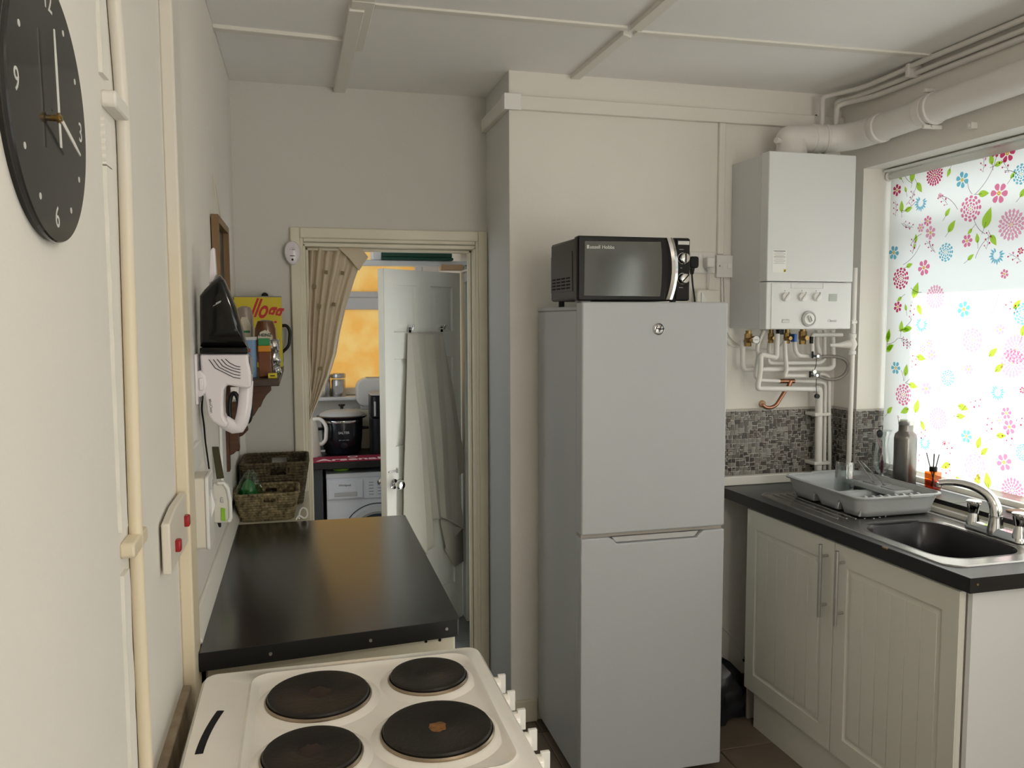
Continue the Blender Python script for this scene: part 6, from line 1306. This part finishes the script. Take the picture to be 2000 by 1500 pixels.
rim = MB().loft([rrect(RX0 - e, RX1 + e, RY0 - e, RY1 + e, .05, z=RZ - .004, n=6), rrect(RX0 - e, RX1 + e, RY0 - e, RY1 + e, .05, z=RZ + .001, n=6), rrect(RX0 - .003, RX1 + .003, RY0 - .003, RY1 + .003, .042, z=RZ + .003, n=6), rrect(RX0, RX1, RY0, RY1, .04, z=RZ - .002, n=6)], False, False)
obj('rim', rim, 'rack', dk, solid=.0015)
obj('grip', MB().prism(rrect(2.01, 2.11, RY0 - e - .006, RY0, .008), 'Z', RZ - .005, RZ + .004), 'rack', dk, bevel=.002)
obj('grip', MB().prism(rrect(1.95, 2.08, RY1, RY1 + e + .006, .008), 'Z', RZ - .003, RZ + .006), 'rack', dk, bevel=.002)
for ya, yb in ((2.352, 2.418), (2.462, 2.556), (2.604, 2.725)):
    obj('foot', MB().box(KX0 + .003, KX1 - .003, ya, yb, .9175, .920).prism([(ya - .001, .919), (ya + .002, .919), (ya - .008, .949), (ya - .011, .949)], 'X', KX0, KX1).prism([(yb + .001, .919), (yb - .002, .919), (yb + .008, .949), (yb + .011, .949)], 'X', KX0, KX1), 'rack', dk)
obj('floor', MB().box(KX0 - .002, KX1 + .002, 2.425, 2.455, .9475, .950).box(KX0 - .002, KX1 + .002, 2.564, 2.597, .9475, .950), 'rack', dk)
for k in range(8):
    x = 1.880 + k * .031
    obj('plate_tooth', MB().prism([(2.352, .920), (2.343, .976), (2.372, .984), (2.400, .970), (2.410, .920)], 'X', x, x + .011), 'rack', dk, bevel=.002)
cb_ = obj('cutlery_caddy', MB().box(2.065, 2.150, 2.44, 2.74, .950, .974), 'rack', dk, bevel=.006)
for ya, yb in ((2.455, 2.535), (2.550, 2.635), (2.65, 2.73)): obj('compartment', MB().prism(rrect(2.075, 2.143, ya, yb, .012), 'Z', .9735, .9765), 'grey', cb_)
gl = thing('tumbler', 'upturned clear tumbler standing in the dish rack', 'glass', (1.985, 2.64, .9205))
gx, gy = 1.995, 2.630
prof = [(.038, .001), (.0385, .006), (.0365, .040), (.0345, .070), (.0352, .075), (.0330, .080), (.0320, .128), (.029, .135), (.001, .136)]
obj('wall', MB().lathe(prof, (gx, gy, .9205), n=40, cap0=False, cap1=False), 'glass', gl)
obj('inner_wall', MB().lathe([(.0355, .001), (.034, .040), (.031, .075), (.029, .120), (.001, .122)], (gx, gy, .9205), n=40, cap0=False, cap1=False), 'glass', gl)
def spoon(name, label, p0, p1, hw, m_='steel'):
    t = thing(name, label, 'utensil', p0); p0, p1 = Vector(p0), Vector(p1); d = (p1 - p0)
    obj('handle', MB().tube([p0, p0 + d * .7], .0030, 8, flat=.5), m_, t)
    obj('head', MB().tube([p0 + d * .68, p0 + d * .78, p0 + d * .9, p1], .004, 12, radii=[.003, hw, hw, .002], flat=.3), m_, t); return t
spoon('steel_spoon', 'steel spoon leaning out of the cutlery end of the rack', (2.110, 2.54, .972), (2.085, 2.66, 1.052), .007, 'dchrome')
spoon('steel_fork', 'narrow steel fork crossing behind the spoon in the rack', (2.090, 2.58, .976), (2.105, 2.70, 1.045), .005, 'dchrome')
wh = thing('whisk', 'wire whisk lying on the drainer beneath the rack', 'utensil', (1.86, 2.44, .92))
for k in range(3): obj('wire', MB().tube([(1.840, 2.405 + .008 * k, .9185), (1.870, 2.43 + .006 * k, .932 + .004 * k), (1.905, 2.45, .922)], .0016, 6), 'chrome', wh)

# ================================================================ WINDOW SILL THINGS
SL = .9555
sb = thing('steel_flask', 'faceted brushed steel flask on the sill left of the diffuser', 'flask', (2.262, 2.60, SL))
fxx, fyy = 2.262, 2.625
def hexr(r, z, k, n=32):
    out = []; r = r * 1.16
    for i in range(n):
        a = 2 * pi * i / n + .35; m6 = (a % (pi / 3)) - pi / 6; rh = r * cos(pi / 6) / cos(m6); out.append((fxx + (r * .94 * (1 - k) + rh * k) * cos(a), fyy + (r * .94 * (1 - k) + rh * k) * sin(a), z))
    return out
obj('body', MB().loft([hexr(.037, SL + .001, 1), hexr(.038, SL + .006, 1), hexr(.038, SL + .10, .8), hexr(.038, SL + .180, 0), hexr(.035, SL + .196, 0), hexr(.025, SL + .206, 0), hexr(.024, SL + .210, 0), hexr(.024, SL + .232, 0)]), 'bottle', sb)
cp_ = obj('cap', MB().lathe([(.026, 0), (.0275, .002), (.0275, .016), (.024, .019), (.001, .020)], (fxx, fyy, SL + .232), n=32), 'steel', sb)
obj('carry_ring', MB().tube([(fxx - .004, fyy + .040, SL + .262), (fxx - .028, fyy + .006, SL + .248), (fxx - .030, fyy - .002, SL + .242)], .0028, 8), 'chrome', cp_)
vs_ = thing('glass_vase', 'slim cut-glass vase on the sill corner holding a pink brush', 'vase', (2.262, 2.745, SL))
vx, vy = 2.262, 2.755
vp = [(.034, .0), (.034, .003), (.014, .008), (.008, .016), (.020, .026), (.031, .045), (.034, .062), (.029, .095), (.024, .135), (.026, .165), (.036, .192)]
obj('vessel', MB().lathe(vp, (vx, vy, SL), n=16, cap1=False), 'glass', vs_)
for k in range(8):
    a0 = 2 * pi * k / 8; obj('cut_line', MB().tube([(vx + r * cos(a0 + h * 9), vy + r * sin(a0 + h * 9), SL + h) for r, h in vp[5:10]], .0011, 5), 'glass', vs_)
bh = thing('long_brush', 'dark red handled brush with black head inside the vase', 'brush', (vx, vy, SL + .03))
obj('stem', MB().tube([(vx + .004, vy, SL + .020), (vx + .004, vy, SL + .07)], .0055, 8), 'wine', bh)
obj('rod', MB().tube([(vx + .004, vy, SL + .07), (vx, vy + .006, SL + .12)], .0035, 8), 'wine', bh)
obj('head', MB().ball((vx - .006, vy + .008, SL + .178), .013, 12, 1.3), 'black', bh)
obj('pink_wire', MB().tube([(vx, vy + .006, SL + .12), (vx - .010, vy + .020, SL + .16), (vx - .014, vy + .026, SL + .195)], .0018, 6), 'pinkstem', bh)
obj('pink_wire', MB().tube([(vx, vy + .006, SL + .11), (vx - .004, vy + .014, SL + .16)], .0018, 6), 'pinkstem', bh)
rd = thing('reed_diffuser', 'square amber reed diffuser with black collar and reeds on the sill', 'diffuser', (2.255, 2.455, SL))
dx, dy = 2.296, 2.515
obj('glass', MB().loft([rrect(dx - .021, dx + .021, dy - .021, dy + .021, .006, z=SL + .001, n=4), rrect(dx - .022, dx + .022, dy - .022, dy + .022, .006, z=SL + .066, n=4), rrect(dx - .012, dx + .012, dy - .012, dy + .012, .006, z=SL + .069, n=4)]), 'amber', rd)
obj('liquid', MB().loft([rrect(dx - .018, dx + .018, dy - .018, dy + .018, .005, z=SL + .004, n=4), rrect(dx - .018, dx + .018, dy - .018, dy + .018, .005, z=SL + .034, n=4)]), 'amber', rd)
obj('collar', MB().lathe([(.013, 0), (.014, .002), (.014, .016), (.012, .018)], (dx, dy, SL + .068), n=24), 'black', rd)
for (a, b_) in ((.026, .010), (-.014, .012), (-.022, -.004), (-.030, .004), (-.020, .016)):
    obj('reed', MB().tube([(dx + .3 * b_, dy - .35 * a, SL + .008), (dx - b_, dy + a, SL + .140 - abs(a) * .2)], .0019, 6), 'black_matt', rd)
wbd = tag(obj('wooden_coaster', MB().prism(rrect(2.262, 2.335, 2.02, 2.16, .012), 'Z', SL + .0003, SL + .006), 'board', bevel=.002), 'flat brown wooden board lying on the sill', 'board')
tv = thing('wire_strainer', 'round coiled wire sink strainer lying on the slate sill', 'strainer', (2.225, 1.99, SL))
for r_, z in ((.033, .004), (.028, .009), (.020, .006)): obj('wire_ring', MB().tube([(2.232 + r_ * cos(a), 1.978 + r_ * sin(a), SL + z) for a in [2 * pi * k / 32 for k in range(32)]], .0014, 6, closed=True), 'steel', tv)
for k in range(28):
    a = 2 * pi * k / 28; obj('wire', MB().tube([(2.232 + .017 * cos(a), 1.978 + .017 * sin(a), SL + .004), (2.232 + .026 * cos(a), 1.978 + .026 * sin(a), SL + .011), (2.232 + .035 * cos(a), 1.978 + .035 * sin(a), SL + .003)], .0009, 5), 'steel', tv)

# ================================================================ GAP BESIDE THE UNIT
rr = random.Random(9)
def bagp(u, v):
    a = 2 * pi * u; t = v; r_ = (1 - t ** 3) ** .5 * (1 + .10 * sin(7 * a + 3 * t) + .06 * rr.uniform(-1, 1)) if t < 1 else .02
    return (1.56 + .155 * r_ * cos(a), 2.87 + .105 * r_ * sin(a), .003 + .235 * t + .01 * sin(5 * a))
tag(obj('bin_bag', MB().grid(bagp, 30, 14), 'bag'), 'crumpled black bag on the floor between fridge and unit', 'bag')
tag(obj('low_cable', MB().tube(smooth_path([(1.45, 2.994, .55), (1.60, 2.994, .36), (1.70, 2.994, .30), (1.77, 2.994, .22), (1.80, 2.994, .15)], .08), .003, 8), 'pvc'), 'thin white cable drooping along the wall in the gap', 'cable')
tag(obj('wall_hole_grommet', MB().cyl((1.81, 2.997, .145), (1.81, 3.001, .145), .012, 14), 'black'), 'round dark hole low on the wall in the gap', 'hole')
